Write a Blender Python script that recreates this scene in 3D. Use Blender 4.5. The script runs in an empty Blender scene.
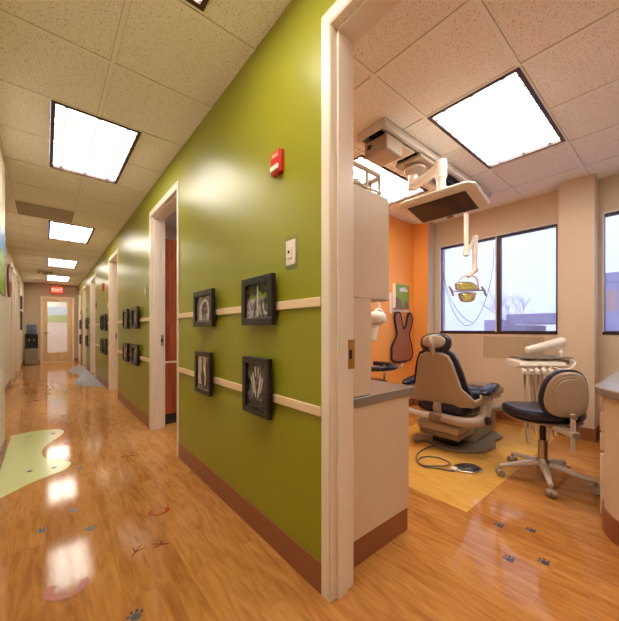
import bpy, bmesh, math, random
from math import sin, cos, pi, radians
from mathutils import Vector, Matrix
random.seed(7)
COL = bpy.context.scene.collection
V = Vector

# ------------------------------------------------------------------ materials
def s2l(c):
    return tuple(((x/255)/12.92 if x/255 <= .04045 else ((x/255+.055)/1.055)**2.4) for x in c)
def newmat(name):
    m = bpy.data.materials.new(name); m.use_nodes = True
    nt = m.node_tree; b = nt.nodes['Principled BSDF']
    return m, nt, b
def N(nt, t, **k):
    n = nt.nodes.new(t)
    for a, v in k.items(): setattr(n, a, v)
    return n
def mat(name, rgb, rough=.5, metal=0, var=.05, scale=12, bump=0, spec=.5, bscale=60, coat=0):
    """plain paint / plastic / metal with a faint procedural mottling"""
    m, nt, b = newmat(name); L = nt.links.new
    c = s2l(rgb)
    tc = N(nt, 'ShaderNodeTexCoord'); no = N(nt, 'ShaderNodeTexNoise'); no.inputs['Scale'].default_value = scale
    no.inputs['Detail'].default_value = 3
    L(tc.outputs['Object'], no.inputs['Vector'])
    mx = N(nt, 'ShaderNodeMix', data_type='RGBA')
    mx.inputs['A'].default_value = (*[max(0, x*(1-var)) for x in c], 1)
    mx.inputs['B'].default_value = (*[min(1, x*(1+var)) for x in c], 1)
    L(no.outputs['Fac'], mx.inputs['Factor']); L(mx.outputs['Result'], b.inputs['Base Color'])
    b.inputs['Roughness'].default_value = rough; b.inputs['Metallic'].default_value = metal
    b.inputs['Specular IOR Level'].default_value = spec
    b.inputs['Coat Weight'].default_value = coat
    if bump:
        n2 = N(nt, 'ShaderNodeTexNoise'); n2.inputs['Scale'].default_value = bscale; n2.inputs['Detail'].default_value = 4
        L(tc.outputs['Object'], n2.inputs['Vector'])
        bp = N(nt, 'ShaderNodeBump'); bp.inputs['Strength'].default_value = bump; bp.inputs['Distance'].default_value = .01
        L(n2.outputs['Fac'], bp.inputs['Height']); L(bp.outputs['Normal'], b.inputs['Normal'])
    return m
def ramp(nt, stops):
    r = N(nt, 'ShaderNodeValToRGB'); e = r.color_ramp.elements
    while len(e) < len(stops): e.new(.5)
    for i, (p, c) in enumerate(stops): e[i].position = p; e[i].color = (*c, 1)
    return r
def wood_floor(name, base, dark, light, plank=.13, rough=.085, spec=.3):
    m, nt, b = newmat(name); L = nt.links.new
    tc = N(nt, 'ShaderNodeTexCoord')
    mp = N(nt, 'ShaderNodeMapping'); mp.inputs['Rotation'].default_value = (0, 0, pi/2)
    L(tc.outputs['Object'], mp.inputs['Vector'])
    br = N(nt, 'ShaderNodeTexBrick'); br.offset = .37; br.inputs['Scale'].default_value = 1
    br.inputs['Brick Width'].default_value = 1.1; br.inputs['Row Height'].default_value = plank
    br.inputs['Mortar Size'].default_value = .0012; br.inputs['Bias'].default_value = 0
    br.inputs['Color1'].default_value = (0, 0, 0, 1); br.inputs['Color2'].default_value = (1, 1, 1, 1)
    br.inputs['Mortar'].default_value = (.2, .2, .2, 1)
    L(mp.outputs['Vector'], br.inputs['Vector'])
    g = N(nt, 'ShaderNodeMapping'); g.inputs['Scale'].default_value = (7, 1.5, 1)
    L(tc.outputs['Object'], g.inputs['Vector'])
    # shift the grain plank by plank
    sh = N(nt, 'ShaderNodeVectorMath', operation='MULTIPLY_ADD'); sh.inputs[1].default_value = (7, 13, 0)
    L(br.outputs['Color'], sh.inputs[0]); L(g.outputs['Vector'], sh.inputs[2])
    n1 = N(nt, 'ShaderNodeTexNoise'); n1.inputs['Scale'].default_value = 2.2; n1.inputs['Detail'].default_value = 3; n1.inputs['Distortion'].default_value = 1.6
    L(sh.outputs['Vector'], n1.inputs['Vector'])
    g2 = N(nt, 'ShaderNodeMapping'); g2.inputs['Scale'].default_value = (45, 2.5, 1); L(tc.outputs['Object'], g2.inputs['Vector'])
    n2 = N(nt, 'ShaderNodeTexNoise'); n2.inputs['Scale'].default_value = 1.5; n2.inputs['Detail'].default_value = 1
    L(g2.outputs['Vector'], n2.inputs['Vector'])
    a = N(nt, 'ShaderNodeMath', operation='MULTIPLY_ADD'); a.inputs[1].default_value = .12
    L(br.outputs['Color'], a.inputs[0])
    a2 = N(nt, 'ShaderNodeMath', operation='MULTIPLY_ADD'); a2.inputs[1].default_value = .55; L(n1.outputs['Fac'], a2.inputs[0]); L(a2.outputs[0], a.inputs[2])
    a3 = N(nt, 'ShaderNodeMath', operation='MULTIPLY'); a3.inputs[1].default_value = .25; L(n2.outputs['Fac'], a3.inputs[0]); L(a3.outputs[0], a2.inputs[2])
    r = ramp(nt, [(.28, s2l(dark)), (.5, s2l(base)), (.75, s2l(light))])
    L(a.outputs[0], r.inputs['Fac']); L(r.outputs['Color'], b.inputs['Base Color'])
    b.inputs['Roughness'].default_value = rough; b.inputs['Specular IOR Level'].default_value = spec
    n3 = N(nt, 'ShaderNodeTexNoise'); n3.inputs['Scale'].default_value = 14; n3.inputs['Detail'].default_value = 3; L(g.outputs['Vector'], n3.inputs['Vector'])
    bp = N(nt, 'ShaderNodeBump'); bp.inputs['Strength'].default_value = .014; bp.inputs['Distance'].default_value = .01
    L(n3.outputs['Fac'], bp.inputs['Height']); L(bp.outputs['Normal'], b.inputs['Normal'])
    return m
def tile_mat(name, rgb, speck):
    m, nt, b = newmat(name); L = nt.links.new
    tc = N(nt, 'ShaderNodeTexCoord')
    n1 = N(nt, 'ShaderNodeTexNoise'); n1.inputs['Scale'].default_value = 120; n1.inputs['Detail'].default_value = 2; n1.inputs['Roughness'].default_value = .6
    L(tc.outputs['Object'], n1.inputs['Vector'])
    r = ramp(nt, [(.36, s2l(speck)), (.41, s2l(rgb))])
    L(n1.outputs['Fac'], r.inputs['Fac']); L(r.outputs['Color'], b.inputs['Base Color'])
    b.inputs['Roughness'].default_value = .9; b.inputs['Specular IOR Level'].default_value = .15
    bp = N(nt, 'ShaderNodeBump'); bp.inputs['Strength'].default_value = .25; bp.inputs['Distance'].default_value = .004
    L(n1.outputs['Fac'], bp.inputs['Height']); L(bp.outputs['Normal'], b.inputs['Normal'])
    return m
def lamp_mat(name, rgb, strength, nx, ny):
    """glowing lens of a ceiling fixture with its moulded cell lines"""
    m, nt, b = newmat(name); L = nt.links.new
    tc = N(nt, 'ShaderNodeTexCoord'); br = N(nt, 'ShaderNodeTexBrick'); br.offset = 0
    br.inputs['Scale'].default_value = 1; br.inputs['Brick Width'].default_value = nx; br.inputs['Row Height'].default_value = ny
    br.inputs['Mortar Size'].default_value = .016; br.inputs['Mortar Smooth'].default_value = .4
    L(tc.outputs['Object'], br.inputs['Vector'])
    rr = ramp(nt, [(0, (1, 1, 1)), (1, (.045, .048, .055))])
    L(br.outputs['Fac'], rr.inputs['Fac'])
    mu = N(nt, 'ShaderNodeMix', data_type='RGBA', blend_type='MULTIPLY'); mu.inputs['Factor'].default_value = 1
    mu.inputs['A'].default_value = (*rgb, 1); L(rr.outputs['Color'], mu.inputs['B'])
    L(mu.outputs['Result'], b.inputs['Emission Color']); b.inputs['Emission Strength'].default_value = strength
    b.inputs['Base Color'].default_value = (.8, .8, .8, 1)
    return m
def glow(name, rgb, strength):
    m, nt, b = newmat(name)
    b.inputs['Base Color'].default_value = (*s2l(rgb), 1)
    b.inputs['Emission Color'].default_value = (*s2l(rgb), 1); b.inputs['Emission Strength'].default_value = strength
    return m
def screen_fabric(name, rgb, opacity):
    m, nt, b = newmat(name); L = nt.links.new
    tr = N(nt, 'ShaderNodeBsdfTransparent'); mx = N(nt, 'ShaderNodeMixShader')
    out = nt.nodes['Material Output']
    tc = N(nt, 'ShaderNodeTexCoord'); mp = N(nt, 'ShaderNodeMapping'); mp.inputs['Scale'].default_value = (1, 40, 3)
    n = N(nt, 'ShaderNodeTexNoise'); n.inputs['Scale'].default_value = 3; L(tc.outputs['Object'], mp.inputs['Vector']); L(mp.outputs['Vector'], n.inputs['Vector'])
    ma = N(nt, 'ShaderNodeMath', operation='MULTIPLY_ADD'); ma.inputs[1].default_value = .08; ma.inputs[2].default_value = opacity-.04
    L(n.outputs['Fac'], ma.inputs[0]); L(ma.outputs[0], mx.inputs['Fac'])
    b.inputs['Base Color'].default_value = (*s2l(rgb), 1); b.inputs['Roughness'].default_value = .9
    L(tr.outputs[0], mx.inputs[1]); L(b.outputs[0], mx.inputs[2]); L(mx.outputs[0], out.inputs['Surface'])
    return m
def glass(name, tint=(1, 1, 1), gloss=.08, rough=.02):
    m, nt, b = newmat(name); L = nt.links.new
    tr = N(nt, 'ShaderNodeBsdfTransparent'); tr.inputs['Color'].default_value = (*tint, 1)
    gl = N(nt, 'ShaderNodeBsdfGlossy'); gl.inputs['Roughness'].default_value = rough
    lw = N(nt, 'ShaderNodeLayerWeight'); lw.inputs['Blend'].default_value = .25
    ma = N(nt, 'ShaderNodeMath', operation='MULTIPLY_ADD'); ma.inputs[1].default_value = .25; ma.inputs[2].default_value = .03; L(lw.outputs['Facing'], ma.inputs[0])
    mx = N(nt, 'ShaderNodeMixShader'); L(ma.outputs[0], mx.inputs['Fac']); L(tr.outputs[0], mx.inputs[1]); L(gl.outputs[0], mx.inputs[2])
    L(mx.outputs[0], nt.nodes['Material Output'].inputs['Surface'])
    return m
def grille_mat(name, rgb, hole):
    m, nt, b = newmat(name); L = nt.links.new
    tc = N(nt, 'ShaderNodeTexCoord'); v = N(nt, 'ShaderNodeTexVoronoi'); v.inputs['Scale'].default_value = 90; v.inputs['Randomness'].default_value = 0
    L(tc.outputs['Object'], v.inputs['Vector'])
    r = ramp(nt, [(.3, s2l(hole)), (.42, s2l(rgb))]); L(v.outputs['Distance'], r.inputs['Fac']); L(r.outputs['Color'], b.inputs['Base Color'])
    b.inputs['Roughness'].default_value = .7
    return m
def photo_mat(name, a, c, scale):
    m, nt, b = newmat(name); L = nt.links.new
    tc = N(nt, 'ShaderNodeTexCoord'); n = N(nt, 'ShaderNodeTexNoise'); n.inputs['Scale'].default_value = scale; n.inputs['Detail'].default_value = 5; n.inputs['Distortion'].default_value = 1
    L(tc.outputs['Object'], n.inputs['Vector'])
    r = ramp(nt, [(.35, s2l(a)), (.65, s2l(c))]); L(n.outputs['Fac'], r.inputs['Fac']); L(r.outputs['Color'], b.inputs['Base Color'])
    b.inputs['Roughness'].default_value = .25
    return m
def wood_mat(name, a, c, axis=2, rough=.4, scale=14):
    m, nt, b = newmat(name); L = nt.links.new
    tc = N(nt, 'ShaderNodeTexCoord'); mp = N(nt, 'ShaderNodeMapping'); s = [scale]*3; s[axis] = scale*.08; mp.inputs['Scale'].default_value = s
    L(tc.outputs['Object'], mp.inputs['Vector']); n = N(nt, 'ShaderNodeTexNoise'); n.inputs['Scale'].default_value = 1.5; n.inputs['Detail'].default_value = 6; n.inputs['Distortion'].default_value = .6
    L(mp.outputs['Vector'], n.inputs['Vector'])
    r = ramp(nt, [(.3, s2l(a)), (.7, s2l(c))]); L(n.outputs['Fac'], r.inputs['Fac']); L(r.outputs['Color'], b.inputs['Base Color'])
    b.inputs['Roughness'].default_value = rough
    return m

M = {}
M['floor'] = wood_floor('floor_wood', (198, 138, 72), (168, 106, 52), (216, 158, 92))
M['mat'] = wood_floor('yellow_wood', (231, 181, 92), (219, 165, 78), (240, 196, 112), plank=.1)
M['ceil'] = tile_mat('ceiling_tile', (254, 250, 242), (212, 190, 162))
M['tbar'] = mat('ceiling_grid', (255, 250, 240), .5)
M['green'] = mat('green_paint', (150, 150, 36), .33, var=.03, scale=2, bump=.03, bscale=160)
M['beige'] = mat('beige_paint', (216, 196, 172), .5, var=.03, scale=3)
M['taupe'] = mat('taupe_paint', (190, 172, 146), .5, var=.03, scale=3)
M['cream'] = mat('cream_paint', (238, 228, 210), .45, var=.03, scale=3)
M['orange'] = mat('orange_paint', (250, 170, 84), .45, var=.05, scale=2)
M['casing'] = mat('casing_paint', (240, 226, 210), .3, var=.02)
M['basebd'] = mat('vinyl_base_brown', (150, 92, 62), .35, var=.06)
M['rail'] = mat('rail_maple', (240, 214, 178), .4, var=.06, scale=5)
M['frame'] = mat('black_frame', (38, 28, 27), .3, var=.1)
M['lightframe'] = mat('fixture_frame', (74, 50, 48), .4)
M['lamp'] = lamp_mat('fixture_lens', (1.0, .915, .79), 5.0, .195, .117)
M['lampr'] = lamp_mat('fixture_lens_room', (1.0, .915, .79), 5.0, .117, .195)
M['lampfill'] = lamp_mat('fill_lens_cool', (.72, .8, 1.0), 7, .117, .195)  # lens of an unseen fixture added to give a side room a daylight tint
M['gapshade'] = mat('grid_gap_shade', (150, 126, 104), .8)
M['steel'] = mat('brushed_steel', (190, 186, 180), .28, metal=1)
M['chrome'] = mat('chrome', (220, 218, 214), .1, metal=1)
M['brass'] = mat('brass', (196, 150, 84), .3, metal=1)
M['cab'] = mat('cabinet_laminate', (222, 200, 174), .35, var=.02)
M['counter'] = mat('counter_grey', (140, 130, 120), .22, var=.12, scale=90)
M['vinyl'] = mat('navy_vinyl', (34, 35, 58), .26, var=.15, bump=.08)
M['shell'] = mat('beige_plastic', (182, 163, 144), .32, var=.03)
M['shelld'] = mat('taupe_plastic', (150, 132, 116), .35, var=.04)
M['basegrey'] = mat('base_grey', (140, 124, 108), .45, var=.06)
M['white'] = mat('white_plastic', (236, 228, 216), .28, var=.02)
M['alu'] = mat('aluminium', (224, 218, 210), .3, metal=.1)
M['dark'] = mat('dark_plastic', (34, 30, 30), .35)
M['black'] = mat('black_rubber', (24, 22, 22), .6)
M['screen'] = mat('monitor_glass', (74, 66, 66), .06, coat=.3)
M['hose'] = mat('hose_grey', (196, 178, 156), .45)
M['cord'] = mat('cord_grey', (124, 112, 108), .45)
M['red'] = mat('red_plastic', (206, 40, 30), .3)
M['whitelens'] = mat('white_lens', (240, 232, 220), .2)
M['apron'] = mat('apron_brown', (160, 98, 70), .5, var=.12, scale=9, bump=.25, bscale=14)
M['yellowglass'] = mat('amber_reflector', (228, 214, 130), .12, var=.5, scale=40, metal=.6)
M['shade'] = screen_fabric('screen_fabric', (184, 194, 236), .3)
M['glass'] = glass('pane_glass')
M['acrylic'] = glass('acrylic', (.93, .93, .93))
M['plaq'] = mat('plastic_plate', (190, 170, 144), .1)
M['winframe'] = mat('window_frame_brown', (66, 46, 46), .4, metal=.3)
M['winwhite'] = mat('window_bead_leak', (226, 222, 224), .3)
M['greenpatch'] = mat('green_vinyl_inlay', (220, 226, 160), .16, var=.04)
M['bluepatch'] = mat('blue_vinyl_inlay', (170, 182, 200), .16, var=.04)
M['print_b'] = mat('blue_print', (82, 84, 100), .25)
M['print_r'] = mat('rust_print', (178, 78, 34), .25)
M['print_d'] = mat('dark_red_print', (122, 44, 24), .25)
M['grille'] = grille_mat('grille', (196, 178, 160), (120, 106, 96))
M['doorwood'] = wood_mat('maple_door', (214, 178, 128), (232, 200, 152))
M['redwood'] = wood_mat('red_wood', (140, 62, 28), (188, 96, 50))
M['toe'] = mat('toe_kick', (54, 44, 42), .4)
M['bluebottle'] = mat('blue_bottle', (98, 104, 130), .1)
M['coolerdark'] = mat('cooler_black', (32, 28, 28), .25)
M['coolergrey'] = mat('cooler_silver', (150, 144, 138), .3, metal=.5)
M['posterblue'] = mat('poster_sky', (120, 170, 236), .4, var=.25, scale=8)
M['postergreen'] = mat('poster_green', (128, 176, 40), .4, var=.35, scale=14)
M['posterbrown'] = mat('poster_brown', (126, 62, 36), .4, var=.3, scale=14)
M['ovalwood'] = wood_mat('oval_wood', (110, 66, 44), (150, 96, 66))
M['pgreen'] = mat('print_green', (140, 168, 56), .4)
M['pwhite'] = mat('print_white', (240, 238, 230), .4)
M['pbrown'] = mat('print_brown', (122, 104, 60), .4)
M['ph1'] = photo_mat('photo_trees', (60, 54, 60), (190, 180, 186), 22)
M['ph2'] = photo_mat('photo_grey', (92, 84, 84), (150, 140, 138), 18)
M['ph3'] = photo_mat('photo_dark', (40, 36, 38), (120, 112, 112), 26)
M['ph4'] = photo_mat('photo_pale', (196, 178, 170), (230, 216, 206), 12)
M['phl'] = photo_mat('photo_light', (168, 160, 158), (206, 198, 194), 40)
M['phd'] = photo_mat('photo_shadow', (38, 32, 32), (78, 68, 64), 40)
M['phg'] = photo_mat('photo_leaf', (84, 100, 40), (150, 160, 80), 60)
M['sign'] = glow('sign_red', (255, 60, 36), .42)
M['signw'] = glow('sign_letters', (255, 200, 180), .5)
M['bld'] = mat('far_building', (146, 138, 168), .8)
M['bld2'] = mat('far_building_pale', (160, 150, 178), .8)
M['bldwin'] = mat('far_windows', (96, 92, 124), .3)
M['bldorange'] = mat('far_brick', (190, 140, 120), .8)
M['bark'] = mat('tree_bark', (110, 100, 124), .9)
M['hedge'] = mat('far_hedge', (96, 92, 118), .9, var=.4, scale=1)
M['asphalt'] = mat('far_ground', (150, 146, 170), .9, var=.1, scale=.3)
M['vestwall'] = mat('vestibule_wall', (250, 240, 222), .6)
M['vestgreen'] = mat('vestibule_green', (176, 200, 120), .6)
M['vestblue'] = mat('vestibule_blue', (190, 214, 236), .6)
M['tape'] = glass('clear_tape', (.95, .95, .93), rough=.2)
M['frost'] = screen_fabric('door_blind', (250, 240, 226), .35)

# ------------------------------------------------------------------ mesh builder
class MB:
    def __init__(s): s.v = []; s.f = []; s.mi = []; s.cur = 0; s.mats = []
    def use(s, m):
        if m not in s.mats: s.mats.append(m)
        s.cur = s.mats.index(m); return s
    def add(s, vs, fs, M4=None):
        o = len(s.v)
        for p in vs:
            p = V(p); s.v.append(M4 @ p if M4 is not None else p)
        for f in fs: s.f.append([i+o for i in f]); s.mi.append(s.cur)
        return s
    def box(s, x0, x1, y0, y1, z0, z1, M4=None):
        vs = [(x, y, z) for x in (x0, x1) for y in (y0, y1) for z in (z0, z1)]
        return s.add(vs, [(0, 1, 3, 2), (4, 6, 7, 5), (0, 4, 5, 1), (2, 3, 7, 6), (0, 2, 6, 4), (1, 5, 7, 3)], M4)
    def tube(s, pts, r, n=10, closed=False, M4=None):
        pts = [V(p) for p in pts]; k = len(pts); rs = r if isinstance(r, (list, tuple)) else [r]*k
        vs = []; up = None
        for i, p in enumerate(pts):
            if closed: d = pts[(i+1) % k]-pts[i-1]
            else: d = pts[min(i+1, k-1)]-pts[max(i-1, 0)]
            d.normalize()
            if up is None:
                up = V((0, 0, 1)) if abs(d.z) < .9 else V((1, 0, 0))
            a = d.cross(up); 
            if a.length < 1e-5: a = d.orthogonal()
            a.normalize(); b = a.cross(d).normalized(); up = b
            for j in range(n):
                t = 2*pi*j/n; vs.append(p+(a*cos(t)+b*sin(t))*rs[i])
        fs = []
        m = k if closed else k-1
        for i in range(m):
            for j in range(n):
                a0 = i*n+j; a1 = i*n+(j+1) % n; b0 = ((i+1) % k)*n+j; b1 = ((i+1) % k)*n+(j+1) % n
                fs.append((a0, a1, b1, b0))
        if not closed: fs.append(tuple(range(n))[::-1]); fs.append(tuple((k-1)*n+j for j in range(n)))
        return s.add(vs, fs, M4)
    def cyl(s, p0, p1, r0, r1=None, n=16, M4=None): return s.tube([p0, p1], [r0, r0 if r1 is None else r1], n, M4=M4)
    def lathe(s, prof, c=(0, 0, 0), n=24, M4=None):
        vs = []; fs = []
        for (r, z) in prof:
            for j in range(n): vs.append((c[0]+r*cos(2*pi*j/n), c[1]+r*sin(2*pi*j/n), c[2]+z))
        for i in range(len(prof)-1):
            for j in range(n): fs.append((i*n+j, i*n+(j+1) % n, (i+1)*n+(j+1) % n, (i+1)*n+j))
        fs.append(tuple(range(n))[::-1]); fs.append(tuple((len(prof)-1)*n+j for j in range(n)))
        return s.add(vs, fs, M4)
    def prism(s, poly, z0, z1, M4=None):
        n = len(poly); vs = [(x, y, z0) for x, y in poly]+[(x, y, z1) for x, y in poly]
        fs = [tuple(range(n))[::-1], tuple(range(n, 2*n))]+[(i, (i+1) % n, n+(i+1) % n, n+i) for i in range(n)]
        return s.add(vs, fs, M4)
    def ell(s, c, r, n=20, M4=None, p=1.0, half=False):
        vs = []; fs = []; m = n//2; st = 0
        sg = lambda x: math.copysign(abs(x)**p, x)
        for i in range(m+1):
            a = -pi/2+pi*i/m
            for j in range(n):
                t = 2*pi*j/n
                vs.append((c[0]+r[0]*sg(cos(a))*sg(cos(t)), c[1]+r[1]*sg(cos(a))*sg(sin(t)), c[2]+r[2]*sg(sin(a))))
        for i in range(m):
            for j in range(n): fs.append((i*n+j, i*n+(j+1) % n, (i+1)*n+(j+1) % n, (i+1)*n+j))
        return s.add(vs, fs, M4)
    def loft(s, rings, M4=None, cap=True):
        n = len(rings[0]); vs = [p for r in rings for p in r]; fs = []
        for i in range(len(rings)-1):
            for j in range(n): fs.append((i*n+j, i*n+(j+1) % n, (i+1)*n+(j+1) % n, (i+1)*n+j))
        if cap: fs.append(tuple(range(n))[::-1]); fs.append(tuple((len(rings)-1)*n+j for j in range(n)))
        return s.add(vs, fs, M4)
    def build(s, name, m=None, parent=None, world=False, smooth=False, bevel=0, origin=True, seg=2, sub=0):
        me = bpy.data.meshes.new(name)
        off = V((0, 0, 0))
        vs = s.v
        if parent is not None and world:
            I = XF[parent.name].inverted(); vs = [I @ p for p in vs]
        elif parent is None and origin:
            xs = [p.x for p in vs]; ys = [p.y for p in vs]; zs = [p.z for p in vs]
            off = V(((min(xs)+max(xs))/2, (min(ys)+max(ys))/2, min(zs))); vs = [p-off for p in vs]
        me.from_pydata([tuple(p) for p in vs], [], s.f)
        ms = s.mats if s.mats else [m]
        for q in ms: me.materials.append(M[q])
        if s.mats: me.polygons.foreach_set('material_index', s.mi)
        bm = bmesh.new(); bm.from_mesh(me); bmesh.ops.remove_doubles(bm, verts=bm.verts, dist=1e-6); bmesh.ops.recalc_face_normals(bm, faces=bm.faces)
        bm.to_mesh(me); bm.free()
        if smooth:
            me.polygons.foreach_set('use_smooth', [True]*len(me.polygons))
            me.set_sharp_from_angle(angle=radians(38))
        o = bpy.data.objects.new(name, me); COL.objects.link(o)
        o.location = off
        if bevel:
            b = o.modifiers.new('bevel', 'BEVEL'); b.width = bevel; b.segments = seg; b.limit_method = 'ANGLE'; b.angle_limit = radians(35)
            me.polygons.foreach_set('use_smooth', [True]*len(me.polygons)); me.set_sharp_from_angle(angle=radians(50))
        if sub:
            b = o.modifiers.new('sub', 'SUBSURF'); b.levels = sub; b.render_levels = sub
        if parent is not None: o.parent = parent
        return o
XF = {}
def xf(loc, rz=0): return Matrix.Translation(V(loc)) @ Matrix.Rotation(rz, 4, 'Z')
def tag(o, label, cat, group=None, kind=None):
    o['label'] = label; o['category'] = cat
    if group: o['group'] = group
    if kind: o['kind'] = kind
    return o
def thing(name, label, cat, loc=(0, 0, 0), rz=0, group=None):
    o = bpy.data.objects.new(name, None); COL.objects.link(o); o.location = loc; o.rotation_euler = (0, 0, rz); o.empty_display_size = .1
    XF[o.name] = xf(loc, rz)
    if label: tag(o, label, cat, group)
    return o
def struct(o): o['kind'] = 'structure'; return o
def sthing(name, loc): return struct(thing(name, None, None, loc))
def dup(root, loc, rz=0, label=None, group=None):
    r = root.copy(); COL.objects.link(r); r.location = loc; r.rotation_euler = (0, 0, rz)
    if label: r['label'] = label
    if group: r['group'] = group
    for ch in list(root.children):
        c = ch.copy(); COL.objects.link(c); c.parent = r
        for g in list(ch.children):
            d = g.copy(); COL.objects.link(d); d.parent = c
    return r
def rrect(w, h, r, n=5):
    pts = []
    for cx, cy, a in ((w/2-r, h/2-r, 0), (-w/2+r, h/2-r, pi/2), (-w/2+r, -h/2+r, pi), (w/2-r, -h/2+r, 3*pi/2)):
        for i in range(n+1): t = a+pi/2*i/n; pts.append((cx+r*cos(t), cy+r*sin(t)))
    return pts
def ellp(a, b, n=28, c=(0, 0)): return [(c[0]+a*cos(2*pi*i/n), c[1]+b*sin(2*pi*i/n)) for i in range(n)]
def spline(pts, n=8, closed=False):
    """Catmull-Rom"""
    P = [V(p) if len(p) == 3 else V((p[0], p[1], 0)) for p in pts]; k = len(P); out = []
    rng = range(k) if closed else range(k-1)
    for i in rng:
        p0 = P[(i-1) % k] if closed or i > 0 else P[0]; p1 = P[i]; p2 = P[(i+1) % k]; p3 = P[(i+2) % k] if closed or i+2 < k else P[-1]
        for j in range(n):
            t = j/n; out.append(.5*((2*p1)+(p2-p0)*t+(2*p0-5*p1+4*p2-p3)*t*t+(3*p1-p0-3*p2+p3)*t**3))
    if not closed: out.append(P[-1])
    return out
def text_into(mb, body, size, M4, depth=.001):
    cu = bpy.data.curves.new('t', 'FONT'); cu.body = body; cu.size = size; cu.extrude = depth; cu.align_x = 'CENTER'; cu.align_y = 'CENTER'
    o = bpy.data.objects.new('t', cu); COL.objects.link(o)
    dg = bpy.context.evaluated_depsgraph_get(); me = bpy.data.meshes.new_from_object(o.evaluated_get(dg))
    mb.add([tuple(v.co) for v in me.vertices], [tuple(p.vertices) for p in me.polygons], M4)
    bpy.data.objects.remove(o); bpy.data.curves.remove(cu); bpy.data.meshes.remove(me)

# basis: plane facing -X (on the green wall) : local x -> -Y world, local y -> Z, local z -> -X
def facing_negx(x, y, z): return Matrix(((0, 0, -1, x), (-1, 0, 0, y), (0, 1, 0, z), (0, 0, 0, 1)))
def facing_negy(x, y, z): return Matrix(((1, 0, 0, x), (0, 0, -1, y), (0, 1, 0, z), (0, 0, 0, 1)))
def facing_posx(x, y, z): return Matrix(((0, 0, 1, x), (1, 0, 0, y), (0, 1, 0, z), (0, 0, 0, 1)))

# ------------------------------------------------------------------ dimensions
H = 2.74; GX = .913; GB = 1.053; LX = -.575; LN = -.30; YE = 14.3; YB = -2.4
WX = 4.5; PX = 4.285; OY = 2.65; RY = -1.5; CT = 2.487; CI = 2.43
DOORS = [(-.20, 1.006), (2.91, 3.95), (6.02, 7.03), (9.1, 10.25), (11.35, 12.5), (13.35, 14.2)]   # outer casing extents
CW = .05

# ------------------------------------------------------------------ shell
b = MB(); b.box(-.9, 4.9, YB-.2, YE+3, -.1, 0); struct(b.build('floor', 'floor', origin=False))
def ceiling(name, x0, x1, y0, y1, xs, ys, holes):
    b = MB(); b.use('ceil')
    # tile field cut around the fixtures
    cx = sorted(set([x0, x1]+[h[0] for h in holes]+[h[1] for h in holes])); cy = sorted(set([y0, y1]+[h[2] for h in holes]+[h[3] for h in holes]))
    for i in range(len(cx)-1):
        for j in range(len(cy)-1):
            mx, my = (cx[i]+cx[i+1])/2, (cy[j]+cy[j+1])/2
            if any(h[0] < mx < h[1] and h[2] < my < h[3] for h in holes): continue
            b.box(cx[i], cx[i+1], cy[j], cy[j+1], H, H+.08)
    b.use('tbar')
    w = .012
    def bars(lo, hi, c, horiz):
        segs = [(lo, hi)]
        for h in holes:
            a0, a1, c0, c1 = (h[0], h[1], h[2], h[3]) if horiz else (h[2], h[3], h[0], h[1])
            if c0+.015 < c < c1-.015:
                ns = []
                for s in segs:
                    if a1 <= s[0] or a0 >= s[1]: ns.append(s)
                    else:
                        if a0 > s[0]: ns.append((s[0], a0))
                        if a1 < s[1]: ns.append((a1, s[1]))
                segs = ns
        for s0, s1 in segs:
            if horiz: b.use('tbar').box(s0, s1, c-w, c+w, H-.005, H)
            else: b.use('tbar').box(c-w, c+w, s0, s1, H-.0055, H)
            b.use('gapshade'); g = .0018  # dark strips along each bar stand in for the shadow gap
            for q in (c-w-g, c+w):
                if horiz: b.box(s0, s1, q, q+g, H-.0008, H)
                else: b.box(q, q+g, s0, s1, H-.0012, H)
    for y in ys: bars(x0, x1, y, True)
    for x in xs: bars(y0, y1, x, False)
    struct(b.build(name, origin=False))
CL = [(.037, .592, .375, 1.535), (.037, .582, 2.825, 3.97), (.037, .582, 5.97, 7.15), (.03, .575, 9.12, 10.3), (.02, .565, 12.0, 13.3)]
CLH = [(a-.012, b_+.012, c-.012, d+.012) for a, b_, c, d in CL]+[(-.3, .3, -2.0, -1.4)]
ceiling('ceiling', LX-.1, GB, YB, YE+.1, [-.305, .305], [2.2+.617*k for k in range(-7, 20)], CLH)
RL = [(2.205, 3.345, .655, 1.235), (2.205, 3.345, 1.90, 2.47), (2.205, 3.345, -.62, -.05)]  # last one is unseen, added to light the floor
RLH = [(a-.012, b_+.012, c-.012, d+.012) for a, b_, c, d in RL]
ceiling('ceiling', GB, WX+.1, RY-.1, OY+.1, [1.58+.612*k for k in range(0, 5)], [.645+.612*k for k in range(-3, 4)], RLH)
L2 = [(2.2, 3.3, 3.3, 3.9)]
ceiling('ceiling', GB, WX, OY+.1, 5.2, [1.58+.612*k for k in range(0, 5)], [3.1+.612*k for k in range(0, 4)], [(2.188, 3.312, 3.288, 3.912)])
L3 = [(1.6, 2.2, 6.6, 7.8), (1.6, 2.2, 10.2, 11.4), (1.6, 2.2, 13.0, 13.8)]
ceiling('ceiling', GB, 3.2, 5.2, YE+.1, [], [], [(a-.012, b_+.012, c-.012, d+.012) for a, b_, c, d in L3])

# green wall with door openings (green on the corridor face, beige on the room face)
b = MB()
ys = [YB]
for a, c in DOORS: ys += [a+CW, c-CW]
ys += [YE]
for i in range(0, len(ys), 2):
    b.use('green').box(GX, GX+.05, ys[i], ys[i+1], 0, H); b.use('beige').box(GX+.05, GB, ys[i], ys[i+1], 0, H)
for i in range(1, len(ys)-1, 2):
    b.use('green').box(GX, GX+.05, ys[i], ys[i+1], CI, H); b.use('beige').box(GX+.05, GB, ys[i], ys[i+1], CI, H)
struct(b.build('wall_right', origin=False))
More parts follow.
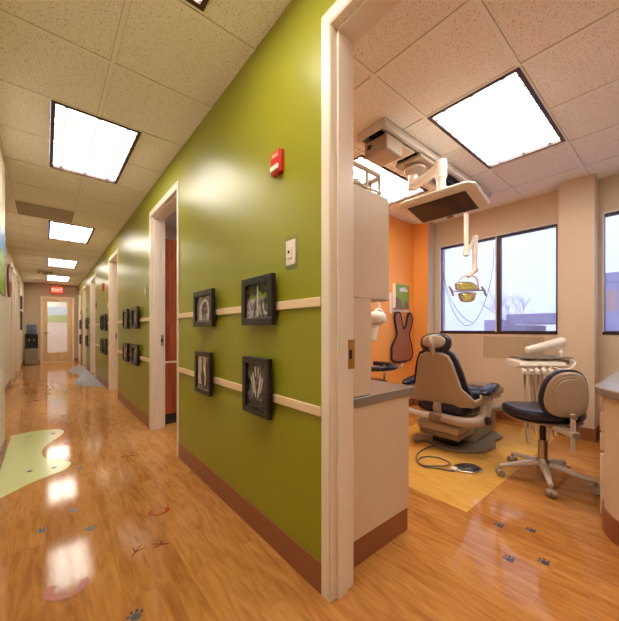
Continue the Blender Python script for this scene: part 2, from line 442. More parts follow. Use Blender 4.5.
# door frames
for i, (a, c) in enumerate(DOORS):
    t = sthing('door_%d' % (i+1), (GX, (a+c)/2, 0))
    f = MB()
    for s, y0, y1 in ((1, a, a+CW), (-1, c-CW, c)):
        f.box(GX-.005, GX, y0, y1, 0, CT)                                    # casing on the corridor face
        if i: f.box(GB, GB+.014, y0, y1, 0, CT)
        yi = y1 if s > 0 else y0
        ja, jb = (yi, yi+.004) if s > 0 else (yi-.004, yi)
        f.box(GX-.002, GB+.002, ja, jb, 0, CI)                               # jamb lining
        ja, jb = (yi+.004, yi+.015) if s > 0 else (yi-.015, yi-.004)
        f.box(GX+.035, GB-.045, ja, jb, 0, CI-.02)                             # stop
    f.box(GX-.005, GX, a+CW, c-CW, CI, CT); f.box(GB, GB+.014, a+CW, c-CW, CI, CT)
    f.box(GX-.002, GB+.002, a+CW, c-CW, CI-.006, CI); f.box(GX+.035, GB-.045, a+CW, c-CW, CI-.018, CI-.006)
    f.build('door_frame', 'casing', t, world=True, bevel=.003)
    if i < 3:
        k = MB(); yy = c-CW-.0045
        zc = {0: 1.035, 1: 1.02, 2: 1.02}[i]
        k.use('brass' if i == 0 else 'steel'); 
        if i == 0: k.box(GB-.036, GB+.0065, yy-.003, yy, zc-.065, zc+.065)
        else: k.box(GB-.036, GB-.001, yy-.003, yy, zc-.06, zc+.06)
        k.use('dark').box(GB-.030, GB-.012, yy-.0045, yy-.002, zc-.02, zc+.02)
        k.build('strike_plate', None, t, world=True, bevel=.001)
# left wall, near part stands proud
b = MB(); b.box(LN-.5, LN, YB, 4.17, 0, H); struct(b.build('wall_left', 'cream', origin=False))
LD = [(9.25, 10.1), (10.75, 11.75)]
b = MB(); y0 = 4.17
for a, c in LD+[(YE, YE)]:
    b.box(LX-.12, LX, y0, a+CW if a < YE else YE, 0, H)
    if a < YE: b.box(LX-.12, LX, a+CW, c-CW, CI, H)
    y0 = c-CW
struct(b.build('wall_left', 'cream', origin=False))
for i, (a, c) in enumerate(LD):
    t = sthing('door_%d' % (i+7), (LX, (a+c)/2, 0)); f = MB()
    for y0, y1 in ((a, a+CW+.02), (c-CW-.02, c)): f.box(LX-.12, LX+.03, y0, y1, 0, CT)
    f.box(LX-.12, LX+.03, a+CW, c-CW, CI-.02, CT)
    f.build('door_frame', 'casing', t, world=True, bevel=.004)
    d = MB(); d.box(LX-.11, LX-.07, a+CW+.02, c-CW-.02, 0, CI-.02); d.build('door_leaf', 'cream', t, world=True)
b = MB(); b.box(LN-.5, GB, YB-.1, YB, 0, H); struct(b.build('wall_back', 'beige', origin=False))
# far wall with the glazed door
FD0, FD1, FZ = -.10, .74, 2.25
b = MB(); b.box(LX-.1, FD0, YE, YE+.12, 0, H); b.box(FD1, GB, YE, YE+.12, 0, H); b.box(FD0, FD1, YE, YE+.12, FZ, H)
struct(b.build('wall_far', 'taupe', origin=False))
t = sthing('door_9', (.32, YE, 0))
f = MB(); f.box(FD0-.05, FD0+.015, YE-.015, YE+.12, 0, FZ+.05); f.box(FD1-.015, FD1+.05, YE-.015, YE+.12, 0, FZ+.05); f.box(FD0, FD1, YE-.015, YE+.12, FZ-.01, FZ+.05)
f.build('door_frame', 'rail', t, world=True, bevel=.004)
f = MB(); a, c = FD0+.018, FD1-.018
f.box(a, a+.12, YE+.01, YE+.055, .01, FZ-.015); f.box(c-.13, c, YE+.01, YE+.055, .01, FZ-.015)
f.box(a+.12, c-.13, YE+.01, YE+.055, .01, .34); f.box(a+.12, c-.13, YE+.01, YE+.055, 2.12, FZ-.015)
f.build('door_leaf', 'doorwood', t, world=True, bevel=.003)
f = MB(); f.box(a+.12, c-.13, YE+.028, YE+.034, .34, 2.12); f.build('pane', 'glass', t, world=True)
f = MB()
for k in range(46): z = .36+k*.038; f.box(a+.125, c-.135, YE+.06, YE+.063, z, z+.019)
f.build('blind', 'frost', t, world=True)
f = MB(); f.cyl((a+.05, YE+.01, 1.02), (a+.05, YE-.05, 1.02), .022); f.tube([(a+.05, YE-.05, 1.02), (a+.10, YE-.055, 1.02), (a+.17, YE-.05, 1.02)], .012); f.build('handle', 'dark', t, world=True, smooth=True)
f = MB(); f.box(a+.42, a+.7, YE-.06, YE+.008, 2.15, 2.21); f.tube([(a+.45, YE-.04, 2.215), (a+.30, YE-.10, 2.225), (a+.18, YE-.018, 2.235)], .01, 6); f.build('door_closer', 'white', t, world=True, bevel=.004)
# beyond the glazed door
b = MB(); b.box(-1.5, 2, YE+2.6, YE+2.7, 0, H); b.box(-1.5, -1.4, YE+.12, YE+2.6, 0, H); b.box(1.9, 2, YE+.12, YE+2.6, 0, H); struct(b.build('wall_vestibule', 'vestwall', origin=False))
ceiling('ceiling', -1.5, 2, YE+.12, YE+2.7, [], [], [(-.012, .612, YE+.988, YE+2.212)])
b = MB(); m4 = facing_negy(.3, YE+2.598, 0)
b.use('vestblue').prism([(-.6, 1.62), (.7, 1.62), (.7, 2.1), (-.6, 2.1)], 0, .02, m4)
b.use('vestgreen').prism([(-.6, 1.45)]+[(-.6+1.3*i/12, 1.62+.14*sin(i/12*2.6)) for i in range(13)]+[(.7, 1.45)], .02, .025, m4)
tag(b.build('mural'), 'green hill and blue sky mural seen through the glass door at the corridor end', 'mural')

# room walls
b = MB(); b.box(GB, WX+.1, OY, OY+.1, 0, H); struct(b.build('wall_orange', 'orange', origin=False))
b = MB(); b.box(GB, WX+.1, RY-.1, RY, 0, H); struct(b.build('wall_near', 'beige', origin=False))
W1 = (.94, 2.345); W2 = (-1.1, .56); WZ = (1.10, 2.375)
b = MB(); b.box(WX, WX+.16, RY, OY, 0, WZ[0]); b.box(WX, WX+.16, RY, OY, WZ[1], H)
b.box(WX, WX+.16, W1[1], OY, WZ[0], WZ[1]); b.box(WX, WX+.16, W2[1], W1[0], WZ[0], WZ[1]); b.box(WX, WX+.16, RY, W2[0], WZ[0], WZ[1])
struct(b.build('wall_window', 'beige', origin=False))
b = MB(); b.box(PX, WX, .593, .885, 0, H); struct(b.build('wall_pilaster', 'beige', origin=False))
b = MB(); b.use('orange').box(PX, PX+.02, 2.42, OY, 0, H); b.use('beige').box(PX+.02, WX, 2.42, OY, 0, H); struct(b.build('wall_pilaster', origin=False))
# windows
def window(n, y0, y1, mull):
    t = sthing('window_%d' % n, (WX+.05, (y0+y1)/2, WZ[0]))
    f = MB(); w = .028; X0, X1 = WX+.008, WX+.07
    f.box(X0, X1, y0, y1, WZ[0], WZ[0]+w); f.box(X0, X1, y0, y1, WZ[1]-w-.01, WZ[1]); f.box(X0, X1, y0, y0+w*.6, WZ[0], WZ[1]); f.box(X0, X1, y1-w*.6, y1, WZ[0], WZ[1])
    for y in mull: f.box(X0-.01, X1, y-.03, y+.012, WZ[0], WZ[1])
    f.build('window_frame', 'winframe', t, world=True, bevel=.003)
    f = MB()
    for y in mull: f.box(X0-.012, X0+.01, y+.012, y+.026, WZ[0], WZ[1]-.02)
    f.box(X0-.02, X0-.002, y0, y1, WZ[1]-.014, WZ[1]-.001)  # white top strip stands in for light leaking in above the frame
    f.box(X0-.02, X0-.001, y1-.014, y1, WZ[0]+.02, WZ[1]-.02)
    f.build('window_bead_leak', 'winwhite', t, world=True)
    f = MB(); f.box(WX+.055, WX+.059, y0, y1, WZ[0]+.01, WZ[1]-.01); f.build('pane', 'glass', t, world=True)
    f = MB(); f.box(WX+.036, WX+.0365, y0+.02, y1-.02, WZ[0]+.02, WZ[1]-.02); f.build('shade', 'shade', t, world=True)
    f = MB(); f.box(WX-.006, WX+.007, y0, y1, WZ[0]-.012, WZ[0]+.012); f.build('window_sill', 'winframe', t, world=True)
window(1, W1[0], W1[1], [1.565]); window(2, W2[0], W2[1], [-.3])

# baseboards
def base(name, boxes):
    b = MB()
    for q in boxes: b.box(*q)
    struct(b.build(name, 'basebd', origin=False, bevel=.003))
bb = [(GX-.012, GX, ys[i], ys[i+1], 0, .136) for i in range(0, len(ys), 2)]
bb = []
prev = YB
for a, c in DOORS: bb.append((GX-.005, GX, prev, a, 0, .136)); prev = c
bb.append((GX-.005, GX, prev, YE, 0, .136)); base('baseboard_right', bb)
base('baseboard_left', [(LN, LN+.012, YB, 4.17, 0, .1), (LX, LX+.012, 4.17, 9.25, 0, .1), (LX, LX+.012, 10.1, 10.75, 0, .1), (LX, LX+.012, 11.75, YE, 0, .1)])
base('baseboard_far', [(LX, FD0-.05, YE-.012, YE, 0, .1), (FD1+.05, GX, YE-.012, YE, 0, .1)])
base('baseboard_window', [(WX-.012, WX, .885, 2.42, 0, .13), (PX-.012, PX, .581, .885, 0, .13), (PX-.012, PX, 2.42, OY, 0, .13), (PX, WX, .583, .595, 0, .13), (WX-.012, WX, RY, .583, 0, .13), (PX, WX, 2.408, 2.42, 0, .13)])
base('baseboard_orange', [(GB, PX, OY-.012, OY, 0, .11)])

# rooms behind the other doors
b = MB(); b.use('beige'); b.box(GB, WX, 5.1, 5.2, 0, H); b.box(WX, WX+.1, OY+.1, 5.2, 0, H); b.box(GB, WX, OY+.1, OY+.14, 0, H); b.box(3.1, 3.2, 5.2, YE, 0, H); b.box(GB, 3.2, YE, YE+.1, 0, H)
for y in (8.1, 10.9, 12.95): b.box(GB, 3.1, y, y+.08, 0, H)
struct(b.build('wall_beyond', origin=False))
t = thing('tall_cabinet', 'tall reddish wood cabinet seen through the second doorway of the green wall', 'cabinet', (1.5, 4.28, 0))
b = MB(); b.box(1.08, 1.95, 4.02, 4.6, .12, 2.24); b.build('body', 'redwood', t, world=True, bevel=.003)
b = MB(); b.box(1.085, 1.945, 4.0, 4.018, .13, .74); b.build('lower_door', 'redwood', t, world=True, bevel=.003)
b = MB(); b.box(1.085, 1.945, 4.0, 4.018, .765, 1.46); b.build('middle_door', 'redwood', t, world=True, bevel=.003)
b = MB(); b.box(1.085, 1.945, 4.0, 4.018, 1.47, 2.23); b.build('upper_door', 'redwood', t, world=True, bevel=.003)
b = MB(); b.box(1.08, 1.95, 3.99, 4.02, .742, .763); b.build('edge_strip', 'rail', t, world=True)
b = MB(); b.box(1.08, 1.95, 4.03, 4.55, 0, .12); b.build('toe_kick', 'toe', t, world=True)

# ------------------------------------------------------------------ ceiling fixtures
def fixture(x0, x1, y0, y1, label, lampm, group):
    t = thing('ceiling_light', label, 'ceiling light', ((x0+x1)/2, (y0+y1)/2, H-.006), 0, group)
    w, h = (x1-x0)/2, (y1-y0)/2; f = MB(); e = .016
    f.box(-w-.01, -w+e, -h-.01, h+.01, -.004, .05); f.box(w-e, w+.01, -h-.01, h+.01, -.004, .05); f.box(-w+e, w-e, -h-.01, -h+e, -.004, .05); f.box(-w+e, w-e, h-e, h+.01, -.004, .05)
    f.box(-w, w, -h, h, .05, .06)
    f.build('frame', 'lightframe', t)
    f = MB(); f.box(-w+e, w-e, -h+e, h-e, .02, .024); f.build('diffuser', lampm, t)
    return t
cg = 'ceiling lights along the corridor'
for (a, c, d, e), l in zip(CL, ['corridor ceiling light of which only one corner shows at the top edge', 'largest lit corridor ceiling light, over the framed photos',
        'second corridor ceiling light, directly beyond the grey grille panel', 'third corridor ceiling light, small and far before the round air diffuser', 'farthest corridor ceiling light, nearest the exit sign']):
    fixture(a, c, d, e, l, 'lamp', cg)
fixture(-.288, .288, -1.988, -1.412, 'added unseen square corridor ceiling light behind the camera', 'lamp', cg)  # extra fixture out of view, added to light the corridor
for (a, c, d, e), l in zip(RL, ['large rectangular ceiling light over the middle of the treatment room', 'rectangular ceiling light behind the track, above the wall cabinet', 'added treatment room ceiling light over the near counter, out of view']):
    fixture(a, c, d, e, l, 'lampr', 'ceiling lights of the treatment room')
for a, c, d, e in L2+L3: fixture(a, c, d, e, 'unseen ceiling light in a side room beyond the green wall', 'lampfill' if (a, c, d, e) in L2 else 'lampr', 'ceiling lights in side rooms')  # the cool one is added to tint the room behind the second doorway
fixture(0, .6, YE+1.0, YE+2.2, 'added unseen ceiling light in the vestibule beyond the glass door', 'lampr', 'added ceiling lights in the vestibule')  # added out of view to brighten what shows through the glass door
b = MB(); b.box(-.295, .295, 5.30, 5.89, H-.008, H-.001); tag(b.build('ceiling_grille', 'grille'), 'square grey perforated return air panel in the corridor ceiling', 'vent')
b = MB(); b.lathe([(.001, -.012), (.10, -.012), (.13, -.004), (.13, 0)], (.13, 4.36, H-.004)); tag(b.build('ceiling_speaker', 'tbar', smooth=True), 'round flush speaker in the tile just past the big corridor light', 'speaker')
b = MB(); b.lathe([(.001, -.02), (.03, -.02), (.045, -.006), (.045, 0)], (.64, 4.52, H-.004)); tag(b.build('sprinkler_cover', 'tbar', smooth=True), 'small round sprinkler cap in the corridor ceiling near the green wall', 'sprinkler')
t = thing('air_diffuser', 'round ceiling air diffuser between the two farthest corridor lights', 'vent', (-.02, 11.2, H-.004), 0)
for k, r in enumerate((.22, .165, .11, .06)):
    f = MB(); f.lathe([(r-.05, -.02-.008*k), (r, -.045-.01*k), (r+.004, -.045-.01*k), (r-.03, 0)]); f.build('ring', 'tbar' if k % 2 == 0 else 'shelld', t, smooth=True)

# ------------------------------------------------------------------ green wall : rails, photos, devices
tr = 1
segs = [(1.006, 2.91), (3.95, 6.02), (7.03, 9.1), (10.25, 11.35), (12.5, 13.35)]
for a, c in segs:
    for z in (1.265, .790):
        b = MB(); b.box(GX-.012, GX, a+.002, c-.002, z-.021, z+.021); o = struct(b.build('trim_%d' % tr, 'rail', bevel=.003)); tr += 1
def photo_frame(y0, y1, z0, z1, kind, label, group, detail=True, dxw=0.030):
    w, h = (y1-y0), (z1-z0); fw = .036 if w < .30 else .04
    t = thing('picture_frame', label, 'picture frame', (GX-.024, (y0+y1)/2, z0), 0, group)
    d = .028
    m4 = facing_negx(0, 0, h/2)     # local: x right (towards camera), y up, z out
    f = MB(); ow = w/2; oh = h/2
    f.box(-ow, ow, oh-fw, oh, 0, d, m4); f.box(-ow, ow, -oh, -oh+fw, 0, d, m4); f.box(-ow, -ow+fw, -oh+fw, oh-fw, 0, d, m4); f.box(ow-fw, ow, -oh+fw, oh-fw, 0, d, m4)
    f.box(-ow+.01, ow-.01, -oh+.01, oh-.01, 0, .006, m4)
    f.build('frame', 'frame', t, bevel=.003)
    iw, ih = ow-fw, oh-fw
    p = MB(); z = .012
    bg = {'trees': 'ph1', 'elephant': 'ph2', 'zebra': 'ph3', 'rabbit': 'ph4'}[kind]
    p.use(bg).box(-iw, iw, -ih, ih, .006, z, m4)
    Q = lambda pts: [(x*iw, y*ih) for x, y in pts]
    if kind == 'trees':
        p.use('phd').prism(Q([(-1, .35), (1, .2), (1, .98), (-1, .98)]), z, z+.0004, m4)
        p.use('phg').prism(Q([(-.8, .1), (-.5, .45), (-.2, .3), (.1, .6), (.5, .35), (.7, .5), (.8, .15), (.3, .2), (0, .02), (-.4, .15)]), z+.0004, z+.0008, m4)
        p.use('phl').prism(Q([(-.1, -.9), (.08, -.9), (.05, .9), (-.06, .9)]), z+.0008, z+.001, m4)
        p.use('phd').prism(Q([(-.4, -1), (-.3, -1), (-.15, 0), (-.2, .1)]), z, z+.0004, m4); p.prism(Q([(.4, -1), (.55, -1), (.3, .2), (.25, .1)]), z, z+.0004, m4)
    elif kind == 'elephant':
        p.use('phl').prism(Q([(-.7, -.9), (-.6, .1), (-.3, .6), (.2, .8), (.6, .5), (.75, -.2), (.7, -.9)]), z, z+.0004, m4)
        p.use('ph3').prism(Q([(-.2, -.9), (-.35, .0), (-.1, .5), (.3, .55), (.5, .1), (.5, -.4), (.35, -.4), (.3, -.9), (.1, -.9), (.05, -.3), (-.02, -.9)]), z+.0004, z+.0008, m4)
    elif kind == 'zebra':
        for sx in (-1, 1):
            p.use('phl').prism(Q([(sx*.05, -.55), (sx*.16, -.5), (sx*.5, .35), (sx*.34, .62), (sx*.2, .1)]), z, z+.0004, m4)
            p.prism(Q([(sx*.28, -.35), (sx*.36, -.3), (sx*.66, .3), (sx*.6, .45)]), z, z+.0004, m4)
            p.prism(Q([(sx*.1, .3), (sx*.25, .8), (sx*.08, .9)]), z, z+.0004, m4)
        p.use('phd').prism(Q([(-.95, -.95), (.95, -.95), (.95, -.6), (-.95, -.7)]), z, z+.0004, m4)
    else:
        p.use('phd').prism(Q([(-.35, -.9), (-.5, -.2), (-.3, .2), (-.4, .95), (-.15, .9), (-.05, .2), (.15, -.2), (.1, -.9)]), z, z+.0004, m4)
        p.prism(Q([(.3, -.9), (.4, -.3), (.3, .4), (.5, .95), (.65, .4), (.7, -.3), (.6, -.9)]), z, z+.0004, m4)
        p.use('ph2').prism(Q([(-.9, -1), (.9, -1), (.9, -.8), (-.9, -.75)]), z+.0004, z+.0006, m4)
    p.build('photograph', None, t)
    return t
PG = 'black framed photos on the green wall'
photo_frame(1.325, 1.64, 1.168, 1.430, 'trees', 'black framed photo of trees with green leaves, nearest on the upper rail', PG)
photo_frame(2.065, 2.415, 1.165, 1.427, 'elephant', 'black framed photo of pale arched shape, upper rail just past the tree photo', PG)
photo_frame(1.355, 1.63, .683, .995, 'zebra', 'black framed photo of a striped white face on dark, lower rail nearest the doorway', PG)
photo_frame(2.10, 2.385, .68, .985, 'rabbit', 'black framed photo of dark figures on a pale ground, lower rail', PG)
rows = [(4.33, 4.66, 'nearer'), (4.95, 5.28, 'farther')]
names = {0: 'middle stretch of green wall between the second and third doorways', 1: 'stretch of green wall between the third and fourth doorways'}
for k, (y0, side) in enumerate([(4.36, 'right'), (4.98, 'left')]):
    photo_frame(y0, y0+.34, 1.155, 1.435, 'elephant' if k else 'zebra', 'small black framed photo, upper %s of the four between second and third doorways' % side, PG)
    photo_frame(y0, y0+.34, .69, .95, 'rabbit' if k else 'trees', 'small black framed photo, lower %s of the four between second and third doorways' % side, PG)
for k, (y0, side) in enumerate([(7.12, 'right'), (7.56, 'left')]):
    photo_frame(y0, y0+.26, 1.12, 1.445, 'zebra', 'tiny black framed photo, upper %s of the four between third and fourth doorways' % side, PG)
    photo_frame(y0, y0+.26, .66, .97, 'rabbit', 'tiny black framed photo, lower %s of the four between third and fourth doorways' % side, PG)
for y0, w in ((10.6, 'between fourth and fifth doorways'), (12.75, 'farthest along the green wall')):
    photo_frame(y0, y0+.42, 1.16, 1.47, 'zebra', 'tiny black framed photo on the upper rail, %s' % w, PG)
    photo_frame(y0, y0+.42, .66, .98, 'rabbit', 'tiny black framed photo on the lower rail, %s' % w, PG)

def fire_alarm(y, z, w, h, label, words=True):
    t = thing('fire_alarm', label, 'fire alarm', (GX, y, z), 0, 'red fire alarms on the green wall')
    m4 = facing_negx(0, 0, 0)
    f = MB(); f.prism(rrect(w, h, .008), 0, .026, m4); f.build('housing', 'red', t, bevel=.004)
    f = MB(); f.prism(rrect(w*.8, h*.24, .006), .026, .036, m4 @ Matrix.Translation((0, -h*.27, 0))); f.build('strobe_lens', 'whitelens', t, bevel=.004)
    if words:
        f = MB(); text_into(f, 'FIRE', .032, m4 @ Matrix.Translation((0, h*.28, .027))); f.build('lettering', 'rail', t)
    return t
fire_alarm(1.33, 1.99, .088, .118, 'nearest red fire alarm strobe, above the framed tree photo')
fire_alarm(7.75, 2.02, .11, .15, 'tiny far red fire alarm between the third and fourth doorways')
t = thing('light_switch', 'off-white switch plate with torn tape around it on green wall, under nearest fire alarm', 'light switch', (GX, 1.225, 1.518))
m4 = facing_negx(0, 0, 0)
f = MB(); f.prism(rrect(.075, .12, .006), 0, .008, m4); f.build('plate', 'white', t, bevel=.002)
f = MB(); f.prism(rrect(.03, .06, .004), .008, .016, m4); f.build('rocker', 'whitelens', t, bevel=.002)
f = MB(); f.prism(rrect(.006, .012, .002), .016, .022, m4); f.build('toggle', 'dark', t)
f = MB(); f.prism([(-.055, -.075), (-.02, -.085), (.05, -.078), (.052, .04), (.045, .085), (.01, .07), (-.03, .09), (-.048, .07), (-.06, .02)], .0002, .0012, m4); f.build('tape', 'tape', t)
for y, l in ((4.12, 'small pale switch plate on green wall beside the second doorway'), (7.1, 'small pale switch plate on green wall beside the third doorway')):
    t = thing('light_switch', l, 'light switch', (GX, y, 1.6))
    f = MB(); f.prism(rrect(.07, .14, .006), 0, .008, m4); f.build('plate', 'steel', t); f = MB(); f.prism(rrect(.03, .06, .004), .008, .014, m4); f.build('rocker', 'white', t)
for y, l in ((8.95, 'before the fourth doorway'), (11.2, 'before the fifth doorway'), (13.2, 'before the last doorway')):
    f = MB(); f.prism(rrect(.14, .12, .01), 0, .012, facing_negx(GX, y, 1.72)); tag(f.build('door_sign', 'lightframe', bevel=.002), 'small dark room sign on green wall %s' % l, 'sign')

# left wall things
f = MB(); x = LN
f.use('posterbrown').box(LN, LN+.008, 2.2, 4.11, 1.455, 2.02)
f.use('posterblue').box(LN+.008, LN+.0085, 2.2, 4.11, 1.83, 2.02)
f.use('postergreen').box(LN+.008, LN+.0087, 2.2, 3.98, 1.455, 1.83)
tag(f.build('canvas_picture'), 'blue, brown and green canvas picture cut by the left edge of the photo', 'picture')
f = MB(); f.prism(ellp(.36, .33), 0, .03, facing_posx(LX, 8.65, 2.12)); f.use('ovalwood'); 
tag(f.build('oval_plaque', 'ovalwood', bevel=.008), 'brown oval wooden plaque high on the left wall', 'plaque')
f = MB(); f.box(LX, LX+.05, 12.05, 12.55, 1.74, 2.10); tag(f.build('picture_frame', 'frame', bevel=.004), 'upper of two dark frames far along the left wall', 'picture frame')
f = MB(); f.box(LX, LX+.05, 12.05, 12.55, 1.13, 1.66); tag(f.build('picture_frame', 'frame', bevel=.004), 'lower of two dark frames far along the left wall', 'picture frame')
b = MB(); b.box(LX, LX+.02, 11.77, 14.2, 1.68, 1.72); struct(b.build('trim_%d' % tr, 'rail')); tr += 1
# water cooler
t = thing('water_cooler', 'black and silver water cooler in the far left corner of the corridor', 'water cooler', (-.36, 13.75, 0))
f = MB(); f.box(-.16, .16, -.16, .16, .02, .52); f.build('lower_cabinet', 'coolergrey', t, bevel=.01)
f = MB(); f.box(-.16, .16, -.10, .16, .52, .95); f.box(-.16, .16, -.16, -.08, .52, .58); f.box(-.16, .16, -.16, .16, .92, 1.0); f.build('dispenser', 'coolerdark', t, bevel=.01)
for x in (-.06, .06):
    f = MB(); f.cyl((x, -.10, .82), (x, -.14, .82), .016); f.cyl((x, -.135, .82), (x, -.135, .77), .012); f.build('tap', 'steel', t, smooth=True)
f = MB(); f.prism(rrect(.27, .27, .06), 1.0, 1.10); f.prism(rrect(.25, .25, .05), 1.10, 1.12); f.prism(rrect(.27, .27, .06), 1.12, 1.30); f.build('bottle', 'bluebottle', t, bevel=.012)
# exit sign
t = thing('exit_sign', 'red EXIT sign hanging above the far glass door', 'sign', (.30, YE-.25, 2.42))
f = MB(); f.box(-.15, .15, -.02, .02, 0, .19); f.build('panel', 'sign', t, bevel=.005)
f = MB(); f.box(-.155, .155, -.025, .025, .19, .2); f.cyl((0, 0, .2), (0, 0, .316), .012); f.lathe([(.05, .305), (.05, .316)]); f.build('bracket', 'white', t)
f = MB(); text_into(f, 'EXIT', .15, facing_negy(0, -.0205, .095)); f.build('lettering', 'signw', t)

# ------------------------------------------------------------------ floor inlays and prints
def inlay(name, pts, m, label, z=.0016):
    P = pts
    f = MB(); f.prism(P, 0.0002, z); return tag(f.build(name, m), label, 'floor inlay')
inlay('floor_inlay', [(2.02, .878), (4.27, .878), (4.27, 2.09), (2.02, 2.09)], 'mat', 'yellow wood rectangle in the floor under the dental chair', .0012)
P = [(-.285, 4.69), (-.14, 4.70), (.10, 4.62), (.20, 4.44)]
gp = [(-.286, 3.9), (-.286, 4.66), (-.1, 4.70), (.10, 4.63), (.155, 4.47), (.10, 4.28), (.0, 4.05), (-.03, 3.85), (-.01, 3.68), (.05, 3.55), (.13, 3.47), (.165, 3.37), (.12, 3.26), (.02, 3.2), (-.09, 3.13), (-.24, 2.98), (-.286, 2.9), (-.286, 3.2)]
f = MB(); f.prism(gp, .0002, .0014)
P = [(-.286, 4.66)]+[(p.x, p.y) for p in spline(gp[1:16], 5)]
f = MB(); f.prism(P+[(-.286, 2.85)], .0002, .0014); tag(f.build('floor_inlay', 'greenpatch'), 'pale green curvy vinyl patch on the floor by the left wall', 'floor inlay')
bp = [(.44, 10.9), (.62, 11.9), (.895, 12.1), (.895, 7.8), (.80, 7.6), (.56, 7.9), (.44, 8.5), (.60, 9.2), (.66, 9.8), (.52, 10.3)]
f = MB(); f.prism([(min(p.x, .897), p.y) for p in spline(bp, 6, closed=True)], .0002, .0014); tag(f.build('floor_inlay', 'bluepatch'), 'pale blue curvy vinyl patch on the far corridor floor by the green wall', 'floor inlay')
def paw(x, y, a, s, m, label, z=0.0003):
    f = MB(); m4 = Matrix.Translation((x, y, z)) @ Matrix.Rotation(a, 4, 'Z')
    f.prism([(s*.32*px, s*.28*py) for px, py in [(cos(2*pi*i/12)*(1-.15*abs(sin(2*pi*i/12+.6))), sin(2*pi*i/12)) for i in range(12)]], 0, .0012, m4)
    for tx, ty in ((-.38, .22), (-.15, .45), (.15, .45), (.38, .22)):
        f.prism([(s*(tx+.1*cos(2*pi*i/8)), s*(ty+.14*sin(2*pi*i/8))) for i in range(8)], 0, .0012, m4)
    tag(f.build('paw_print', m), label, 'floor print', 'paw prints on the floor')
for x, y, s, l in ((.274, 1.405, .065, 'dark paw print at the bottom edge of the corridor floor'), (-.018, 2.345, .06, 'grey paw print left of the big light reflection'), (.135, 2.475, .055, 'grey paw print centred beyond the big light reflection'),
        (.20, 2.19, .06, 'grey paw print right of the big light reflection'), (.215, 3.212, .06, 'grey paw print just right of the green patch'), (.05, 3.35, .05, 'grey paw print on the lower lobe of green patch'),
        (-.1, 3.39, .045, 'blue paw print in the middle of the green patch'), (.06, 4.45, .06, 'blue paw print at the top tip of green patch'), (.17, 4.9, .06, 'grey paw print just beyond the green patch tip'), (.18, 5.3, .06, 'grey paw print second beyond the green patch tip')):
    paw(x, y, 0, s, 'print_b', l, .0016 if x < .1 and 3 < y < 4.6 else .0003)
for x, y, l in ((2.028, .693, 'left paw print of the farther pair on the treatment room floor'), (2.117, .559, 'right paw print of the farther pair on the treatment room floor'), (1.767, .559, 'left paw print of the nearer pair on the treatment room floor'), (1.876, .441, 'right paw print of the nearer pair on the treatment room floor')):
    paw(x, y, -.9, .058, 'print_b', l)
def hoof(x, y, a, s, label, sx=1):
    f = MB(); m4 = Matrix.Translation((x, y, .0003)) @ Matrix.Rotation(a, 4, 'Z'); n = 16
    out = [(s*sx*cos(-.2*pi+1.4*pi*i/n), s*.8*sin(-.2*pi+1.4*pi*i/n)) for i in range(n+1)]; inn = [(p[0]*.58, p[1]*.58) for p in out[::-1]]
    q = out+inn
    vs = [(p[0], p[1], .0012) for p in q]; k = len(out)
    f.add(vs, [(i, i+1, 2*k-2-i, 2*k-1-i) for i in range(k-1)], m4)
    tag(f.build('hoof_print', 'print_r'), label, 'floor print', 'orange horseshoe prints on the floor')
hoof(.545, 2.125, pi*.93, .062, 'orange horseshoe print nearest the second doorway, in clear view')
hoof(.07, 1.76, pi*.9, .085, 'orange horseshoe print across the big light reflection')
hoof(.19, 3.98, pi*.6, .06, 'orange horseshoe print beside the green patch notch')
hoof(.62, 4.45, pi*.8, .06, 'faint orange horseshoe print beyond the bird tracks')
hoof(.0, 5.6, pi*.8, .06, 'faint far orange horseshoe print left, beyond the green patch')
hoof(.64, 6.2, pi*.8, .07, 'faint far orange horseshoe print near the third doorway')
def bird(x, y, a, s, label):
    f = MB(); m4 = Matrix.Translation((x, y, .0003)) @ Matrix.Rotation(a, 4, 'Z')
    for t, l in ((pi/2, 1), (pi/2+.75, .8), (pi/2-.75, .8), (-pi/2, .55)):
        d = V((cos(t), sin(t))); n_ = V((-d.y, d.x))*s*.06
        f.prism([tuple(-n_), tuple(n_), tuple(d*s*l+n_*.5), tuple(d*s*l-n_*.5)][::-1], 0, .0012, m4)
    tag(f.build('bird_print', 'print_d'), label, 'floor print', 'dark red bird tracks on the floor')
bird(.352, 1.815, -.7, .06, 'left dark red bird track below the clear horseshoe print')
bird(.478, 1.79, .9, .06, 'right dark red bird track below the clear horseshoe print')
bird(.525, 3.24, -.7, .05, 'left small bird track toward the second doorway'); bird(.60, 3.22, .9, .05, 'right small bird track toward the second doorway')
bird(-.12, 4.5, 1.2, .06, 'red bird track on the far side of green patch'); bird(-.2, 6.6, 1.2, .07, 'dark bird track far left beyond the green patch'); bird(-.1, 6.7, 1.2, .07, 'dark bird track far left, right one of the pair')

